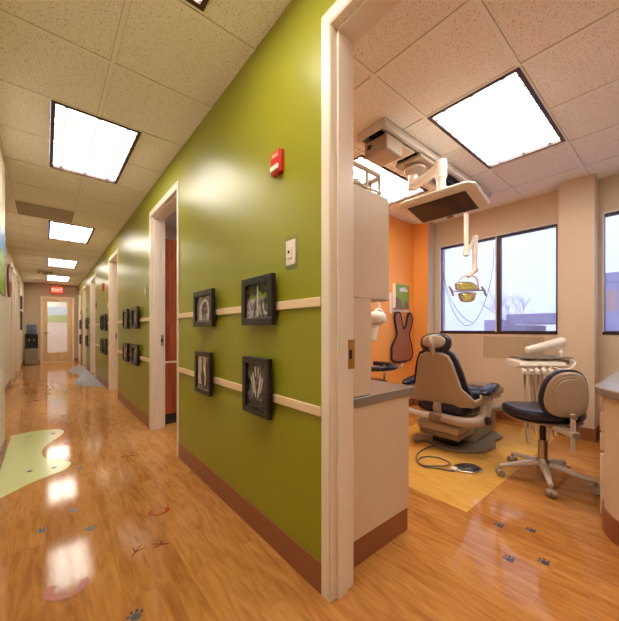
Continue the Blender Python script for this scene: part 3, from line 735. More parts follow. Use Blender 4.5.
# ------------------------------------------------------------------ treatment room : left cabinets
t = thing('base_cabinet', 'beige base cabinet end just inside the treatment room doorway', 'cabinet', (1.33, 1.5, 0))
f = MB(); f.box(GB+.001, 1.592, 1.015, 2.1, .13, .775); f.build('body', 'cab', t, world=True, bevel=.003)
f = MB(); f.box(GB+.001, 1.588, 1.02, 2.1, 0, .13); f.build('toe_base', 'basebd', t, world=True, bevel=.003)
for y0, y1 in ((1.03, 1.55), (1.56, 2.08)):
    f = MB(); f.box(1.592, 1.61, y0, y1, .15, .76); f.build('door', 'cab', t, world=True, bevel=.003)
f = MB(); f.box(GB+.001, 1.63, 1.0, 2.12, .775, .818); tag(f.build('countertop', 'counter', bevel=.004), 'grey laminate countertop on the beige cabinet by the doorway', 'countertop')
f = MB(); f.box(GB+.001, 1.257, 1.015, 1.9, .819, 1.299); tag(f.build('panel_cabinet', 'cab', bevel=.003), 'narrow beige panel cabinet standing on the grey countertop under wall cabinet', 'cabinet')
t = thing('wall_cabinet', 'beige wall cabinet hung above the narrow panel by the doorway', 'cabinet', (1.23, 1.5, 1.30))
f = MB(); f.box(GB+.001, 1.392, 1.015, 2.0, 1.30, 1.842); f.build('body', 'cab', t, world=True, bevel=.003)
for y0, y1 in ((1.02, 1.5), (1.505, 1.995)):
    f = MB(); f.box(1.392, 1.41, y0, y1, 1.297, 1.84); f.build('door', 'cab', t, world=True, bevel=.003)
t = thing('clear_rack', 'white and clear plastic rack on top of the wall cabinet', 'rack', (1.25, 1.1, 1.843))
f = MB(); f.tube([(1.09, 1.03, 1.95), (1.34, 1.03, 1.95), (1.36, 1.06, 1.95), (1.36, 1.3, 1.95)], .012, 8); f.tube([(1.09, 1.03, 1.862), (1.35, 1.03, 1.862), (1.36, 1.3, 1.862)], .008, 8)
for x, y in ((1.10, 1.03), (1.24, 1.03), (1.36, 1.045), (1.36, 1.3)): f.cyl((x, y, 1.843), (x, y, 1.96), .008, n=8)
f.build('wire_frame', 'white', t, world=True, smooth=True)
f = MB(); f.box(1.09, 1.355, 1.035, 1.3, 1.844, 1.855); f.build('shelf', 'acrylic', t, world=True)
f = MB(); f.lathe([(.03, 0), (.034, .05), (.036, .075)], (1.16, 1.09, 1.857)); tag(f.build('cup', 'white', smooth=True), 'white cup in the rack on top of the wall cabinet', 'cup')
f = MB(); f.lathe([(.022, 0), (.022, .05), (.018, .06)], (1.30, 1.075, 1.857)); tag(f.build('jar', 'coolergrey', smooth=True), 'grey jar in the rack on top of the wall cabinet', 'jar')
f = MB(); f.box(1.20, 1.245, 1.07, 1.12, 1.857, 1.915); tag(f.build('box', 'whitelens', bevel=.004), 'small white box between the cup and jar in rack', 'box')

# right hand cabinet with rounded end
t = thing('curved_cabinet', 'beige cabinet with rounded end at the right edge of the room', 'cabinet', (3.2, 0, 0))
def bullnose(r, x0, y1, x1, yb):
    c = (x0+r, y1-r); return [(c[0]+r*cos(a), c[1]+r*sin(a)) for a in [pi/2+pi/2*i/14 for i in range(15)]]+[(x0, yb), (x1, yb), (x1, y1)]
f = MB(); f.prism(bullnose(.29, 2.235, .305, 4.27, -.55), .13, .775); f.build('body', 'cab', t, world=True, smooth=True)
f = MB(); f.prism(bullnose(.30, 2.225, .315, 4.27, -.55), 0, .13); f.build('toe_base', 'basebd', t, world=True, smooth=True)
for z0, z1 in ((.655, .765), (.535, .645), (.415, .525)):
    f = MB(); f.box(2.56, 3.2, .305, .33, z0, z1); dr = f.build('drawer', 'cab', t, world=True, bevel=.006)
    f = MB(); f.tube([(2.8, .33, (z0+z1)/2), (2.8, .35, (z0+z1)/2), (3.0, .35, (z0+z1)/2), (3.0, .33, (z0+z1)/2)], .005, 6)
    h = f.build('handle', 'steel', None, origin=False); 
    for v in h.data.vertices: v.co -= V((3.2, 0, 0))
    h.parent = dr
f = MB(); f.box(2.60, 2.63, .306, .335, .02, .385); f.build('open_door', 'white', t, world=True, bevel=.004)
f = MB(); f.box(2.66, 3.2, .298, .308, .14, .40); f.build('cavity_shade', 'dark', t, world=True)  # dark sheet on the front stands in for the shaded inside
f = MB(); f.prism(bullnose(.33, 2.195, .345, 4.275, -.58), .776, .822); tag(f.build('countertop', 'counter', bevel=.008, seg=3), 'grey rounded countertop at the right edge on the curved cabinet', 'countertop')

# ------------------------------------------------------------------ orange wall things
t = thing('canvas_picture', 'green canvas picture with white cloud on the orange wall', 'picture', (3.92, OY, 1.45))
f = MB(); f.box(3.745, 4.09, OY-.05, OY-.001, 1.45, 1.79); f.build('canvas', 'pwhite', t, world=True, bevel=.003)
m4 = facing_negy(3.9175, OY-.0505, 1.62)
f = MB(); f.use('pgreen').box(-.17, .17, -.168, .168, 0, .0006, m4)
f.use('pwhite')
for x, y, r in ((-.03, .09, .045), (.03, .10, .05), (.09, .085, .035)): f.prism(ellp(r, r*.65, 16, (x, y)), .0006, .001+abs(x)*.002, m4)
f.use('pbrown'); f.prism([(-.17, -.168), (-.17, -.02), (-.10, -.03), (-.04, -.07), (0, -.168)], .0006, .001, m4); f.prism([(.03, -.168), (.03, -.1), (.08, -.06), (.14, -.09), (.16, -.168)], .0006, .001, m4)
f.build('print', None, t, world=True)
t = thing('xray_apron', 'brown x-ray apron with black piping hanging on the orange wall', 'apron', (3.95, OY-.04, .7))
ap = [(-.235, 0), (-.26, .09), (-.25, .2), (-.17, .31), (-.14, .38), (-.17, .50), (-.19, .62), (-.14, .68), (-.07, .67), (-.03, .59), (.0, .48), (.04, .45), (.09, .50), (.12, .60), (.16, .67), (.22, .66), (.25, .58), (.22, .47), (.17, .38), (.18, .30), (.23, .2), (.25, .08), (.21, 0), (0, -.03)]
sp = [(p.x, p.y) for p in spline(ap, 4, closed=True)]
m4 = facing_negy(3.95, OY-.012, .71)
f = MB(); f.prism(sp, 0, .022, m4); f.build('body', 'apron', t, world=True, smooth=True, bevel=.005)
f = MB(); f.tube([m4 @ V((x, y, .016)) for x, y in sp], .015, 6, closed=True); f.build('piping', 'black', t, world=True, smooth=True)
t = thing('coat_rail', 'white hanger rail with hooks above the brown apron', 'hanger rail', (3.93, OY, 1.38))
f = MB(); f.box(3.74, 4.13, OY-.012, OY-.001, 1.395, 1.43); f.build('bar', 'white', t, world=True, bevel=.003)
for x in (3.80, 3.93, 4.07):
    f = MB(); f.tube([(x, OY-.012, 1.405), (x, OY-.06, 1.40), (x, OY-.065, 1.43)], .006, 6); f.build('hook', 'white', t, world=True, smooth=True)
f = MB(); f.box(3.66, 3.70, OY-.02, OY-.001, 1.37, 1.66); tag(f.build('switch_strip', 'white', bevel=.004), 'narrow white vertical strip on orange wall left of the green picture', 'switch')
f = MB(); f.box(3.93, 3.955, OY-.03, OY-.001, .60, .675); tag(f.build('clip', 'white', bevel=.003), 'small white clip at the bottom of the brown apron', 'clip')
# x-ray head on arm
t = thing('xray_machine', 'white wall-mounted x-ray head beside the wall cabinet', 'x-ray machine', (2.8, OY, 1.5))
f = MB(); f.box(2.62, 2.9, OY-.06, OY-.001, 1.25, 1.75); f.build('wall_plate', 'white', t, world=True, bevel=.01)
f = MB(); f.tube([(2.76, OY-.06, 1.55), (2.80, 2.42, 1.55), (2.83, 2.22, 1.52), (2.84, 2.2, 1.46)], .028, 10); f.cyl((2.84, 2.2, 1.50), (2.84, 2.2, 1.36), .024); f.build('arm', 'white', t, world=True, smooth=True)
f = MB(); f.tube([(2.84+.0*cos(a), 2.2-.09*cos(a)*.0-.0, 1.28)+V((.07*cos(a), -.03, .085*sin(a))) if False else V((2.84+.075*cos(a), 2.19, 1.285+.085*sin(a))) for a in [2*pi*i/20 for i in range(20)]], .018, 8, closed=True); f.build('yoke_ring', 'white', t, world=True, smooth=True)
f = MB(); f.ell((2.80, 2.19, 1.27), (.10, .10, .075), p=.8); f.cyl((2.78, 2.2, 1.22), (2.74, 2.2, 1.02), .05, .045); f.build('head', 'white', t, world=True, smooth=True)

# ------------------------------------------------------------------ assistant stool (mostly behind the counter)
def caster_base(t, r, zt, n=5, a0=0, hub='chrome', legm='alu'):
    for k in range(n):
        a = a0+2*pi*k/n; d = V((cos(a), sin(a), 0)); q = V((-d.y, d.x, 0))
        rings = []
        for u, w, z, h in ((.02, .030, zt, .05), (.4, .026, zt-.012, .035), (.8, .020, zt-.032, .026), (1, .017, zt-.042, .022)):
            c = d*r*u; rings.append([tuple(c+q*w*.6+V((0, 0, z+h/2))), tuple(c+q*w+V((0, 0, z))), tuple(c+q*w*.8+V((0, 0, z-h/2))), tuple(c-q*w*.8+V((0, 0, z-h/2))), tuple(c-q*w+V((0, 0, z))), tuple(c-q*w*.6+V((0, 0, z+h/2)))])
        f = MB(); f.loft(rings); lg = f.build('leg', legm, t, bevel=.004)
        f = MB(); c = d*r
        f.cyl(c+V((0, 0, .03)), c+V((0, 0, zt-.045)), .011, n=10)
        for s in (-1, 1): f.cyl(c+q*s*.008+V((0, 0, .028)), c+q*s*.03+V((0, 0, .028)), .028, .026, 20)
        f.ell(c+V((0, 0, .04)), (.026, .026, .02), 12)
        f.build('caster', 'shell', lg, smooth=True)
t = thing('assistant_stool', 'assistant stool with dark blue curved body rest behind the counter, under the apron', 'stool', (2.60, 2.12, 0))
caster_base(t, .27, .11, a0=.3)
f = MB(); f.cyl((0, 0, .1), (0, 0, .54), .02); f.build('column', 'chrome', t, smooth=True)
f = MB(); f.lathe([(.001, .54), (.15, .54), (.185, .57), (.185, .60), (.15, .62), (.001, .625)], n=32); f.build('seat', 'vinyl', t, smooth=True)
f = MB(); f.cyl((.22, -.02, .50), (.22, -.02, .76), .012, n=10); f.tube([(0, 0, .52), (.1, 0, .5), (.22, -.02, .5)], .012, 8); f.build('support_bar', 'chrome', t, smooth=True)
f = MB(); f.tube([V((.26*cos(a), .26*sin(a), .765)) for a in [radians(x) for x in range(-150, 31, 15)]], .026, 12); f.build('body_rest', 'vinyl', t, smooth=True)

# ------------------------------------------------------------------ dental chair
t = thing('dental_chair', 'dental chair with beige back shell and navy cushions on the yellow floor', 'dental chair', (3.255, 1.535, 0), radians(3))
pl = [(-.52, .30), (-.40, .22), (-.50, .0), (-.42, -.22), (-.25, -.36), (.02, -.40), (.2, -.34), (.42, -.36), (.56, -.26), (.6, 0), (.55, .28), (.2, .34), (-.1, .33), (-.3, .42)]
f = MB(); f.prism([(p.x*.84+.04, p.y*.86-.02) for p in spline(pl, 4, closed=True)], .002, .028); f.build('base_plate', 'basegrey', t, bevel=.008, smooth=True)
def slab(profile, y0, y1):   # profile in x,z
    return [[(x, y0, z) for x, z in profile], [(x, y1, z) for x, z in profile]]
f = MB(); f.loft(slab([(-.08, .03), (.46, .03), (.50, .14), (.42, .33), (.15, .36), (.02, .2)], -.22, .17)); f.build('lift_body', 'basegrey', t, bevel=.03, seg=3)
f = MB(); f.loft(slab([(.40, .03), (.60, .03), (.66, .11), (.60, .26), (.46, .33)], -.2, .12)); f.build('pump_cover', 'shelld', t, bevel=.02, seg=3)
f = MB(); f.loft(slab([(-.42, .20), (-.40, .175), (.1, .175), (.16, .22), (.1, .27), (-.34, .285), (-.40, .25)], -.20, .20)); f.build('seat_support', 'shell', t, bevel=.018, seg=3)
f = MB(); f.loft(slab([(-.405, .172), (-.37, .115), (.06, .115), (.1, .172)], -.19, .19)); f.build('support_skirt', 'shelld', t, bevel=.012)
f = MB(); f.box(-.25, .0, -.12, .12, .03, .12); f.build('column', 'dark', t, bevel=.01)
# seat cushion : rounded superellipse slabs
def cushion(name, rings, m='vinyl'):
    f = MB(); R = []
    for c, a, bb_, n_ in rings: R.append([tuple(c(px*a, py*bb_)) for px, py in n_])
    f.loft(R); return f.build(name, m, t, smooth=True, bevel=0)
sq = [(math.copysign(abs(cos(2*pi*i/28))**.55, cos(2*pi*i/28)), math.copysign(abs(sin(2*pi*i/28))**.55, sin(2*pi*i/28))) for i in range(28)]
def cush(name, cx, cy, z0, z1, a, bb_, m='vinyl', tilt=0, crown=.02, bev=.03):
    m4 = Matrix.Translation((cx, cy, (z0+z1)/2)) @ Matrix.Rotation(tilt, 4, 'Y'); h = (z1-z0)/2; f = MB(); R = []
    for u, s in ((-1, .90), (-.75, .97), (-.3, 1), (.3, 1), (.75, .97), (1, .88), (1.15, .6), (1.2, .2)): R.append([(px*a*s, py*bb_*s, h*u) for px, py in sq])
    f.loft(R, m4); return f.build(name, m, t, smooth=True)
cush('seat', -.04, 0, .34, .46, .36, .28)
cush('seat_cushion_edge', .15, 0, .36, .545, .20, .285)
cush('leg_rest', .68, 0, .395, .485, .36, .21, m='shelld', tilt=radians(3))
f = MB(); m4 = Matrix.Translation((.64, 0, .385)) @ Matrix.Rotation(radians(3), 4, 'Y')
f.prism(rrect(.62, .36, .1), -.03, .012, m4); f.build('leg_rest_shell', 'shell', t, bevel=.01)
# back : outline in y,z, slightly reclined
bo = [(-.275, 0), (-.29, .05), (-.262, .12), (-.235, .25), (-.20, .36), (-.165, .43), (-.10, .465), (0, .472)]
bo = bo+[(-y, z) for y, z in bo[-2::-1]]
def recl(off, s, sy=0):
    return [(-.36-.22*(z+sy)+off, y*s, .50+sy+ (z-.23)*s+.23) for y, z in bo]
f = MB(); f.loft([recl(0, .80), recl(.012, .98), recl(.04, 1.0), recl(.055, .97), recl(.072, .84)]); f.build('back_cushion', 'vinyl', t, smooth=True)
bs = [(-.30, -.065), (-.335, .0), (-.29, .045), (-.225, .11), (-.19, .25), (-.165, .35), (-.135, .41), (-.08, .435), (0, .44)]
bs = bs+[(-y, z) for y, z in bs[-2::-1]]+[(.10, -.085), (.0, -.09), (-.10, -.085)]
def rb(off, s): return [(-.372-.22*z+off-(.02*(1-(y/.3)**2)), y*s, .50+(z-.2)*s+.2) for y, z in bs]
f = MB(); f.loft([rb(-.01, .93), rb(.0, .98), rb(.016, .99)]); f.build('back_shell', 'shell', t, smooth=True)
f = MB(); f.tube([(-.40, 0, .46), (-.405, 0, .40), (-.36, 0, .345), (-.28, 0, .30)], [.035, .04, .045, .05], 12); f.build('back_bracket', 'shell', t, smooth=True)
# headrest
m4 = Matrix.Translation((-.455, 0, 1.03)) @ Matrix.Rotation(radians(12), 4, 'Y') @ Matrix.Rotation(radians(0), 4, 'X')
f = MB(); f.ell((.02, 0, -.008), (.055, .148, .095), 24, m4, p=.8); f.build('headrest', 'vinyl', t, smooth=True)
f = MB(); f.ell((-.026, 0, -.002), (.018, .112, .060), 24, m4, p=.85); f.build('headrest_shell', 'shell', t, smooth=True)
f = MB(); f.tube([m4 @ V((-.045, .03, .03)), m4 @ V((-.065, .0, -.03)), m4 @ V((-.035, -.005, -.10)), (-.455, 0, .90)], [.018, .026, .024, .03], 10); f.build('headrest_bracket', 'shell', t, smooth=True)
# arm yoke : tube from the rear joint to both armrests
f = MB(); f.tube(spline([(-.43, .03, .325), (-.44, .16, .32), (-.43, .30, .335), (-.36, .375, .385), (-.27, .385, .46), (-.24, .36, .54)], 5), .032, 12); f.build('arm_yoke', 'alu', t, smooth=True)
f = MB(); f.box(-.475, -.38, -.07, .055, .285, .36); f.build('yoke_joint', 'shelld', t, bevel=.015)
f = MB()
yk = spline([(-.42, -.06, .325), (-.42, -.2, .315), (-.36, -.31, .315), (-.25, -.355, .35), (-.2, -.36, .45), (-.2, -.35, .545)], 5)
f.tube(yk, [.040+.008*sin(i/len(yk)*3) for i in range(len(yk))], 12); f.build('right_yoke', 'shell', t, smooth=True)
f = MB(); f.cyl((-.28, -.38, .335), (-.28, -.415, .335), .035); f.cyl((-.28, -.40, .335), (-.28, -.425, .335), .022); f.build('pivot_cap', 'dark', t, smooth=True)
for s, l in ((1, 'left_armrest'), (-1, 'right_armrest')):
    m4 = Matrix.Translation((-.17, s*.385, .60)) @ Matrix.Rotation(radians(-6), 4, 'Y')
    f = MB(); R = []
    for u in (-1, -.93, -.7, 0, .7, .93, 1):
        k = math.sqrt(max(.08, 1-abs(u)**4)); R.append([(u*.185, .052*k*math.copysign(abs(cos(2*pi*i/16))**.7, cos(2*pi*i/16)), .036*k*math.copysign(abs(sin(2*pi*i/16))**.7, sin(2*pi*i/16))) for i in range(16)])
    f.loft(R, m4); f.build('armrest', 'vinyl', t, smooth=True)
    f = MB(); f.tube([(-.33, s*.27, .455), (-.28, s*.35, .50), (-.22, s*.38, .57)], [.03, .03, .03], 10); f.build('armrest_bracket', 'shell', t, smooth=True)

# foot pedal and cord
def ZP(pts, z=.008): return [V((x, y, z)) for x, y in pts]
t = thing('foot_control', 'oval foot pedal with chrome rim lying on the yellow floor', 'foot pedal', (2.64, 1.14, .0015))
f = MB(); f.prism(ellp(.115, .085), 0, .018, Matrix.Rotation(-.65, 4, 'Z')); f.build('rim', 'chrome', t, bevel=.006)
f = MB(); f.ell((0, 0, .02), (.095, .066, .022), 20, Matrix.Rotation(-.65, 4, 'Z')); f.build('pedal', 'screen', t, smooth=True)
f = MB(); f.box(-.13, -.07, .04, .085, .0, .022); f.build('cable_boot', 'white', t, bevel=.005)
P = spline(ZP([(2.514, 1.185), (2.485, 1.236), (2.464, 1.294), (2.418, 1.37), (2.43, 1.45), (2.52, 1.50), (2.616, 1.484), (2.671, 1.403), (2.641, 1.292), (2.545, 1.267), (2.47, 1.32), (2.40, 1.40), (2.47, 1.50), (2.657, 1.584), (2.86, 1.59), (2.99, 1.54)]), 6)
for i, p in enumerate(P):
    if 50 < i < 75: p.z = .018
f = MB(); f.tube(P, .0065, 8); tag(f.build('pedal_cord', 'cord', smooth=True), 'grey looped cord running from foot pedal to the dental chair', 'cord')

# ------------------------------------------------------------------ delivery unit
t = thing('delivery_unit', 'dental instrument delivery unit with tray, hanging handpieces and hoses beside the stool', 'delivery unit', (3.73, .93, 0), radians(-43))
f = MB(); f.cyl((-.02, .03, .36), (-.02, .03, .78), .036, n=20); f.cyl((-.02, .03, .34), (-.02, .03, .42), .05, n=20); f.build('post', 'white', t, smooth=True)
I = Matrix.Rotation(radians(43), 4, 'Z')
loc = lambda x, y, z: tuple((xf((3.73, .93, 0), radians(-43))).inverted() @ V((x, y, z)))
f = MB(); f.tube([loc(3.665, 1.0, .38), loc(3.6, 1.14, .37), loc(3.45, 1.22, .36), loc(3.38, 1.36, .34)], .032, 10); f.build('support_arm', 'shelld', t, smooth=True)
f = MB(); pr = [(-.10, .775), (-.13, .80), (-.11, .835), (.0, .85), (.12, .85), (.14, .82), (.10, .775)]
f.loft([[(-.25, y*.92, z) for y, z in pr], [(-.24, y, z) for y, z in pr], [(.10, y, z) for y, z in pr], [(.19, y*.9, z*.98+.012) for y, z in pr]]); f.build('control_head', 'white', t, bevel=.01, seg=3)
f = MB(); f.box(-.20, .25, -.10, .12, .866, .872); f.box(-.20, .25, -.10, -.094, .872, .882); f.box(-.20, .25, .114, .12, .872, .882); f.box(-.20, -.194, -.10, .12, .872, .882); f.box(.244, .25, -.10, .12, .872, .882); f.cyl((0, 0, .845), (0, 0, .87), .03)
f.build('tray', 'steel', t, bevel=.002)
f = MB(); f.box(.16, .28, -.03, .07, .80, .85); f.build('arm_mount', 'shell', t, bevel=.008)
f = MB(); f.cyl((.22, .02, .84), (.22, .02, .96), .028, n=16); f.lathe([(.03, 0), (.036, .01), (.036, .03), (.03, .04)], (.22, .02, .90)); f.build('arm_column', 'white', t, smooth=True)
f = MB(); f.tube([(-.12, .0, .937), (-.115, .0, .938), (-.10, 0, .942), (0, 0, .965), (.18, .01, 1.01), (.235, .015, 1.025), (.25, .015, 1.03), (.255, .015, 1.03)], [.015, .03, .036, .040, .046, .046, .036, .01], 16); f.build('flex_arm', 'white', t, smooth=True)
f = MB(); f.tube(spline([(.06, -.10, .79), (.12, -.15, .765), (.2, -.15, .785), (.27, -.10, .83), (.28, -.04, .845)], 5), .011, 10); f.build('handle', 'white', t, smooth=True)
hx = [-.225, -.165, -.105, -.045, .015]
for k, x in enumerate(hx):
    f = MB(); f.cyl((x, -.13, .77), (x, -.17, .745), .018, .020, 12); f.lathe([(.010, 0), (.021, .006), (.023, .03), (.017, .045)], (x, -.155, .72), 14); h = f.build('holder', 'white', t, smooth=True)
    f = MB(); f.cyl((x, -.155, .725), (x, -.155, .62), .013, .009, 12); f.cyl((x, -.155, .76), (x, -.15, .80), .008, .007, 10); f.build('handpiece', ['steel', 'shell', 'steel', 'white', 'white'][k], h, smooth=True)
    dep = [.07, .17, .10, .05, .13][k]
    f = MB(); f.tube(spline([(x, -.155, .63), (x+.004, -.155, .40), (x+.012, -.15, dep+.09), (x+.05, -.13, dep), (x+.09, -.08, dep+.1), (x*.55+.05, -.02, .45), (x*.5+.03, .02, .77)], 7), [.008]*43, 8); f.build('hose', 'hose', t, smooth=True)

# ------------------------------------------------------------------ operator stool
t = thing('dental_stool', 'rolling stool with navy seat and beige ridged backrest in the treatment room', 'stool', (2.92, .70, 0), radians(45))
caster_base(t, .30, .125, a0=radians(202-45))
f = MB(); f.cyl((0, 0, .085), (0, 0, .30), .030, n=20); f.lathe([(.045, .07), (.05, .09), (.05, .14), (.036, .16)]); f.build('gas_sleeve', 'steel', t, smooth=True)
f = MB(); f.cyl((0, 0, .28), (0, 0, .46), .020, n=16); f.build('piston', 'dark', t, smooth=True)
f = MB(); f.box(-.14, .12, -.07, .07, .44, .465); f.build('seat_plate', 'shelld', t, bevel=.006)
sq2 = [(math.copysign(abs(cos(2*pi*i/32))**.75, cos(2*pi*i/32)), math.copysign(abs(sin(2*pi*i/32))**.75, sin(2*pi*i/32))) for i in range(32)]
f = MB(); R = []
for z, s in ((.468, .84), (.478, .95), (.50, 1), (.525, .99), (.545, .93), (.555, .75), (.553, .4), (.55, .1)): R.append([(.02+.235*px*s, .25*py*s, z+.018*(px*s)**2*(1 if px < 0 else -1)*.6+.012*(py*s)**2) for px, py in sq2])
f.loft(R); f.build('seat', 'vinyl', t, smooth=True)
f = MB(); R = []
for z, s in ((.455, .80), (.462, .93), (.472, .95)): R.append([(.02+.235*px*s, .25*py*s, z) for px, py in sq2])
f.loft(R); f.build('seat_shell', 'shell', t, smooth=True)
# backrest : outline in y,z bent around the sitter
def bk(off, s, z0=.70): 
    o = []
    for i in range(36):
        a = 2*pi*i/36; py = math.copysign(abs(cos(a))**.75, cos(a)); pz = math.copysign(abs(sin(a))**.8, sin(a)); wid = .155*(1-.14*pz)
        y = wid*py*s; z = .172*pz*s; o.append((-.275+off+1.4*y*y-.06*z, y+.0, z0+z))
    return o
f = MB(); f.loft([bk(.0, .93), bk(.008, .995), bk(.03, 1.0), bk(.05, .95), bk(.06, .8), bk(.063, .4)]); f.build('backrest_cushion', 'vinyl', t, smooth=True)
f = MB(); f.loft([bk(-.022, .12), bk(-.022, .60), bk(-.022, .62), bk(-.016, .64), bk(-.016, .73), bk(-.011, .75), bk(-.011, .84), bk(-.003, .90), bk(.012, .955)]); f.build('backrest_shell', 'shell', t, smooth=True)
f = MB(); f.box(-.318, -.300, -.014, .014, .33, .58); f.box(-.33, -.15, -.03, .03, .425, .462); f.build('back_bar', 'alu', t, bevel=.005)
f = MB(); f.cyl((-.33, 0, .56), (-.30, 0, .56), .017, n=16); f.build('adjust_knob', 'shelld', t, smooth=True)
f = MB(); f.cyl((-.33, 0, .44), (-.345, 0, .44), .02, n=16); f.build('adjust_knob', 'shelld', t, smooth=True)
f = MB(); f.tube([(.05, -.06, .452), (.10, -.2, .44), (.11, -.26, .44)], .006, 8); f.build('lever', 'dark', t, smooth=True)

# ------------------------------------------------------------------ ceiling track, monitor, dental light
t = thing('ceiling_track', 'grey ceiling track with beige carriage box in the treatment room', 'ceiling track', (2.9, 1.57, H-.001))
f = MB(); f.box(1.95, 3.95, 1.44, 1.475, H-.07, H-.004); f.box(1.95, 3.95, 1.685, 1.72, H-.07, H-.004); f.box(1.95, 3.95, 1.475, 1.685, H-.018, H-.004); f.box(1.945, 1.955, 1.44, 1.72, H-.075, H-.004)
f.build('rail_housing', 'alu', t, world=True, bevel=.003)
f = MB(); f.box(1.96, 3.94, 1.545, 1.56, H-.075, H-.018); f.box(1.96, 3.94, 1.60, 1.615, H-.075, H-.018); f.build('rail_inner', 'dark', t, world=True)
f = MB(); f.box(2.0, 2.22, 1.47, 1.69, H-.20, H-.076); f.build('end_box', 'shell', t, world=True, bevel=.012)
f = MB(); f.prism([(-.035, -.012), (.0, -.02), (.01, .012), (-.03, .02)], 0, .006, Matrix(((0, 0, -1, 2.0), (-1, 0, 0, 1.62), (0, 1, 0, H-.13), (0, 0, 0, 1)))); f.build('socket', 'dark', t, world=True)
f = MB(); f.box(2.225, 2.42, 1.485, 1.675, H-.085, H-.076); f.build('cover_plate', 'white', t, world=True, bevel=.003)
f = MB(); f.box(2.46, 2.78, 1.45, 1.71, H-.115, H-.078); f.lathe([(.085, .035), (.10, .0), (.06, -.03), (.045, -.035)], (2.58, 1.58, H-.15)); f.build('carriage', 'shell', t, world=True, bevel=.008)

t = thing('ceiling_monitor', 'patient monitor facing down on a white arm hung from the ceiling track', 'monitor', (2.455, 1.27, 2.15))
f = MB(); f.cyl((2.58, 1.60, 2.64), (2.58, 1.60, 2.47), .042, n=20); f.cyl((2.58, 1.60, 2.51), (2.58, 1.60, 2.43), .05, n=20); f.build('swivel', 'white', t, world=True, smooth=True)
f = MB(); f.tube([(2.58, 1.60, 2.46), (2.55, 1.45, 2.475), (2.515, 1.32, 2.49)], [.045, .04, .045], 16); f.build('arm', 'white', t, world=True, smooth=True)
f = MB(); f.cyl((2.51, 1.30, 2.54), (2.51, 1.30, 2.40), .047, n=20); f.cyl((2.51, 1.30, 2.41), (2.505, 1.29, 2.22), .036, n=20); f.build('drop_post', 'white', t, world=True, smooth=True)
C0 = V((2.455, 1.262, 2.135)); ph = radians(12.5)
m4 = Matrix.Translation(C0) @ Matrix.Rotation(ph, 4, 'Y') @ Matrix.Rotation(radians(2), 4, 'Z') @ Matrix.Scale(.9, 4)   # local z up, screen on -z
oct_ = lambda a, b_, c: [(-a+c, -b_), (a-c, -b_), (a, -b_+c), (a, b_-c), (a-c, b_), (-a+c, b_), (-a, b_-c), (-a, -b_+c)]
f = MB(); R = []
for z, a, b_, c in ((.085, .10, .20, .03), (.07, .16, .28, .04), (.035, .20, .335, .045), (.02, .205, .345, .045), (.0, .20, .335, .045), (-.012, .155, .268, .012)): R.append([(x, y, z) for x, y in oct_(a, b_, c)])
f.loft(R, m4); f.build('housing', 'white', t, world=True, bevel=.006)
f = MB(); f.box(-.138, .138, -.248, .248, -.016, -.008, m4); f.build('screen', 'screen', t, world=True)
f = MB(); f.box(-.150, .150, -.260, .260, -.0135, -.006, m4); f.build('screen_bezel', 'dark', t, world=True)
f = MB(); f.box(.158, .178, -.03, .03, -.025, .0, m4); f.build('sensor', 'shelld', t, world=True, bevel=.003)

t = thing('dental_light', 'dental operating light with amber reflectors on a jointed white pole before the window', 'dental light', (3.671, 1.6, 2.70))
f = MB(); f.lathe([(.05, .03), (.08, .0), (.04, -.03)], (3.671, 1.58, H-.11)); f.cyl((3.671, 1.6, H-.10), (3.671, 1.6, 2.02), .027, n=16); f.cyl((3.671, 1.6, 2.05), (3.671, 1.6, 1.985), .034, n=16); f.build('pole', 'white', t, world=True, smooth=True)
f = MB(); f.cyl((3.671, 1.6, 1.978), (3.671, 1.6, 1.99), .02); f.build('end_cap', 'dark', t, world=True)
f = MB(); f.tube([(3.671, 1.6, 2.02), (3.775, 1.55, 2.185)], .022, 12); f.build('link_arm', 'white', t, world=True, smooth=True)
f = MB(); f.cyl((3.775, 1.55, 2.22), (3.775, 1.55, 1.86), .032, .026, 16); f.ell((3.775, 1.55, 1.83), (.04, .04, .04)); f.tube([(3.775, 1.55, 1.83), (3.74, 1.575, 1.78), (3.70, 1.6, 1.755)], [.024, .03, .026], 10); f.build('lower_arm', 'white', t, world=True, smooth=True)
HD = V((3.68, 1.6, 1.585)); e1 = V((.79, -.61, 0)).normalized(); nrm = V((-.61, -.79, 0)).normalized()      # head width axis, facing axis
hm = Matrix(((e1.x, nrm.x, 0, HD.x), (e1.y, nrm.y, 0, HD.y), (0, 0, 1, HD.z), (0, 0, 0, 1)))
f = MB(); f.tube([hm @ V(p) for p in spline([(-.10, 0, .02), (-.10, 0, .10), (-.05, 0, .165), (.03, 0, .175), (.11, 0, .15), (.135, 0, .07), (.12, 0, .0)], 5)], .011, 10); f.build('yoke', 'white', t, world=True, smooth=True)
def shield(zs, dy, name):
    q = [(x, z) for x, z in zs]
    g = [(p.x, p.y) for p in spline(q, 4, closed=True)]
    cx = sum(x for x, z in g)/len(g); cz = sum(z for x, z in g)/len(g); sc = lambda k, y: [(cx+(x-cx)*k, y, cz+(z-cz)*k) for x, z in g]
    f = MB(); f.loft([sc(.55, -.06), sc(.9, -.045), sc(1.0, -.01), sc(1.02, .012), sc(.99, .018)], hm); h = f.build(name, 'shell', t, world=True, smooth=True)
    f = MB(); f.loft([sc(.74, .0185), sc(.70, .021), sc(.3, .022)], hm)
    g2 = f.build('reflector', 'yellowglass', t, world=True, smooth=True)
shield([(-.125, .09), (-.04, .105), (.06, .095), (.13, .04), (.12, .015), (-.10, .01), (-.125, .05)], 0, 'upper_shield')
shield([(-.075, -.02), (.09, -.02), (.10, -.05), (.07, -.115), (0, -.13), (-.055, -.115), (-.08, -.05)], 0, 'lower_shield')
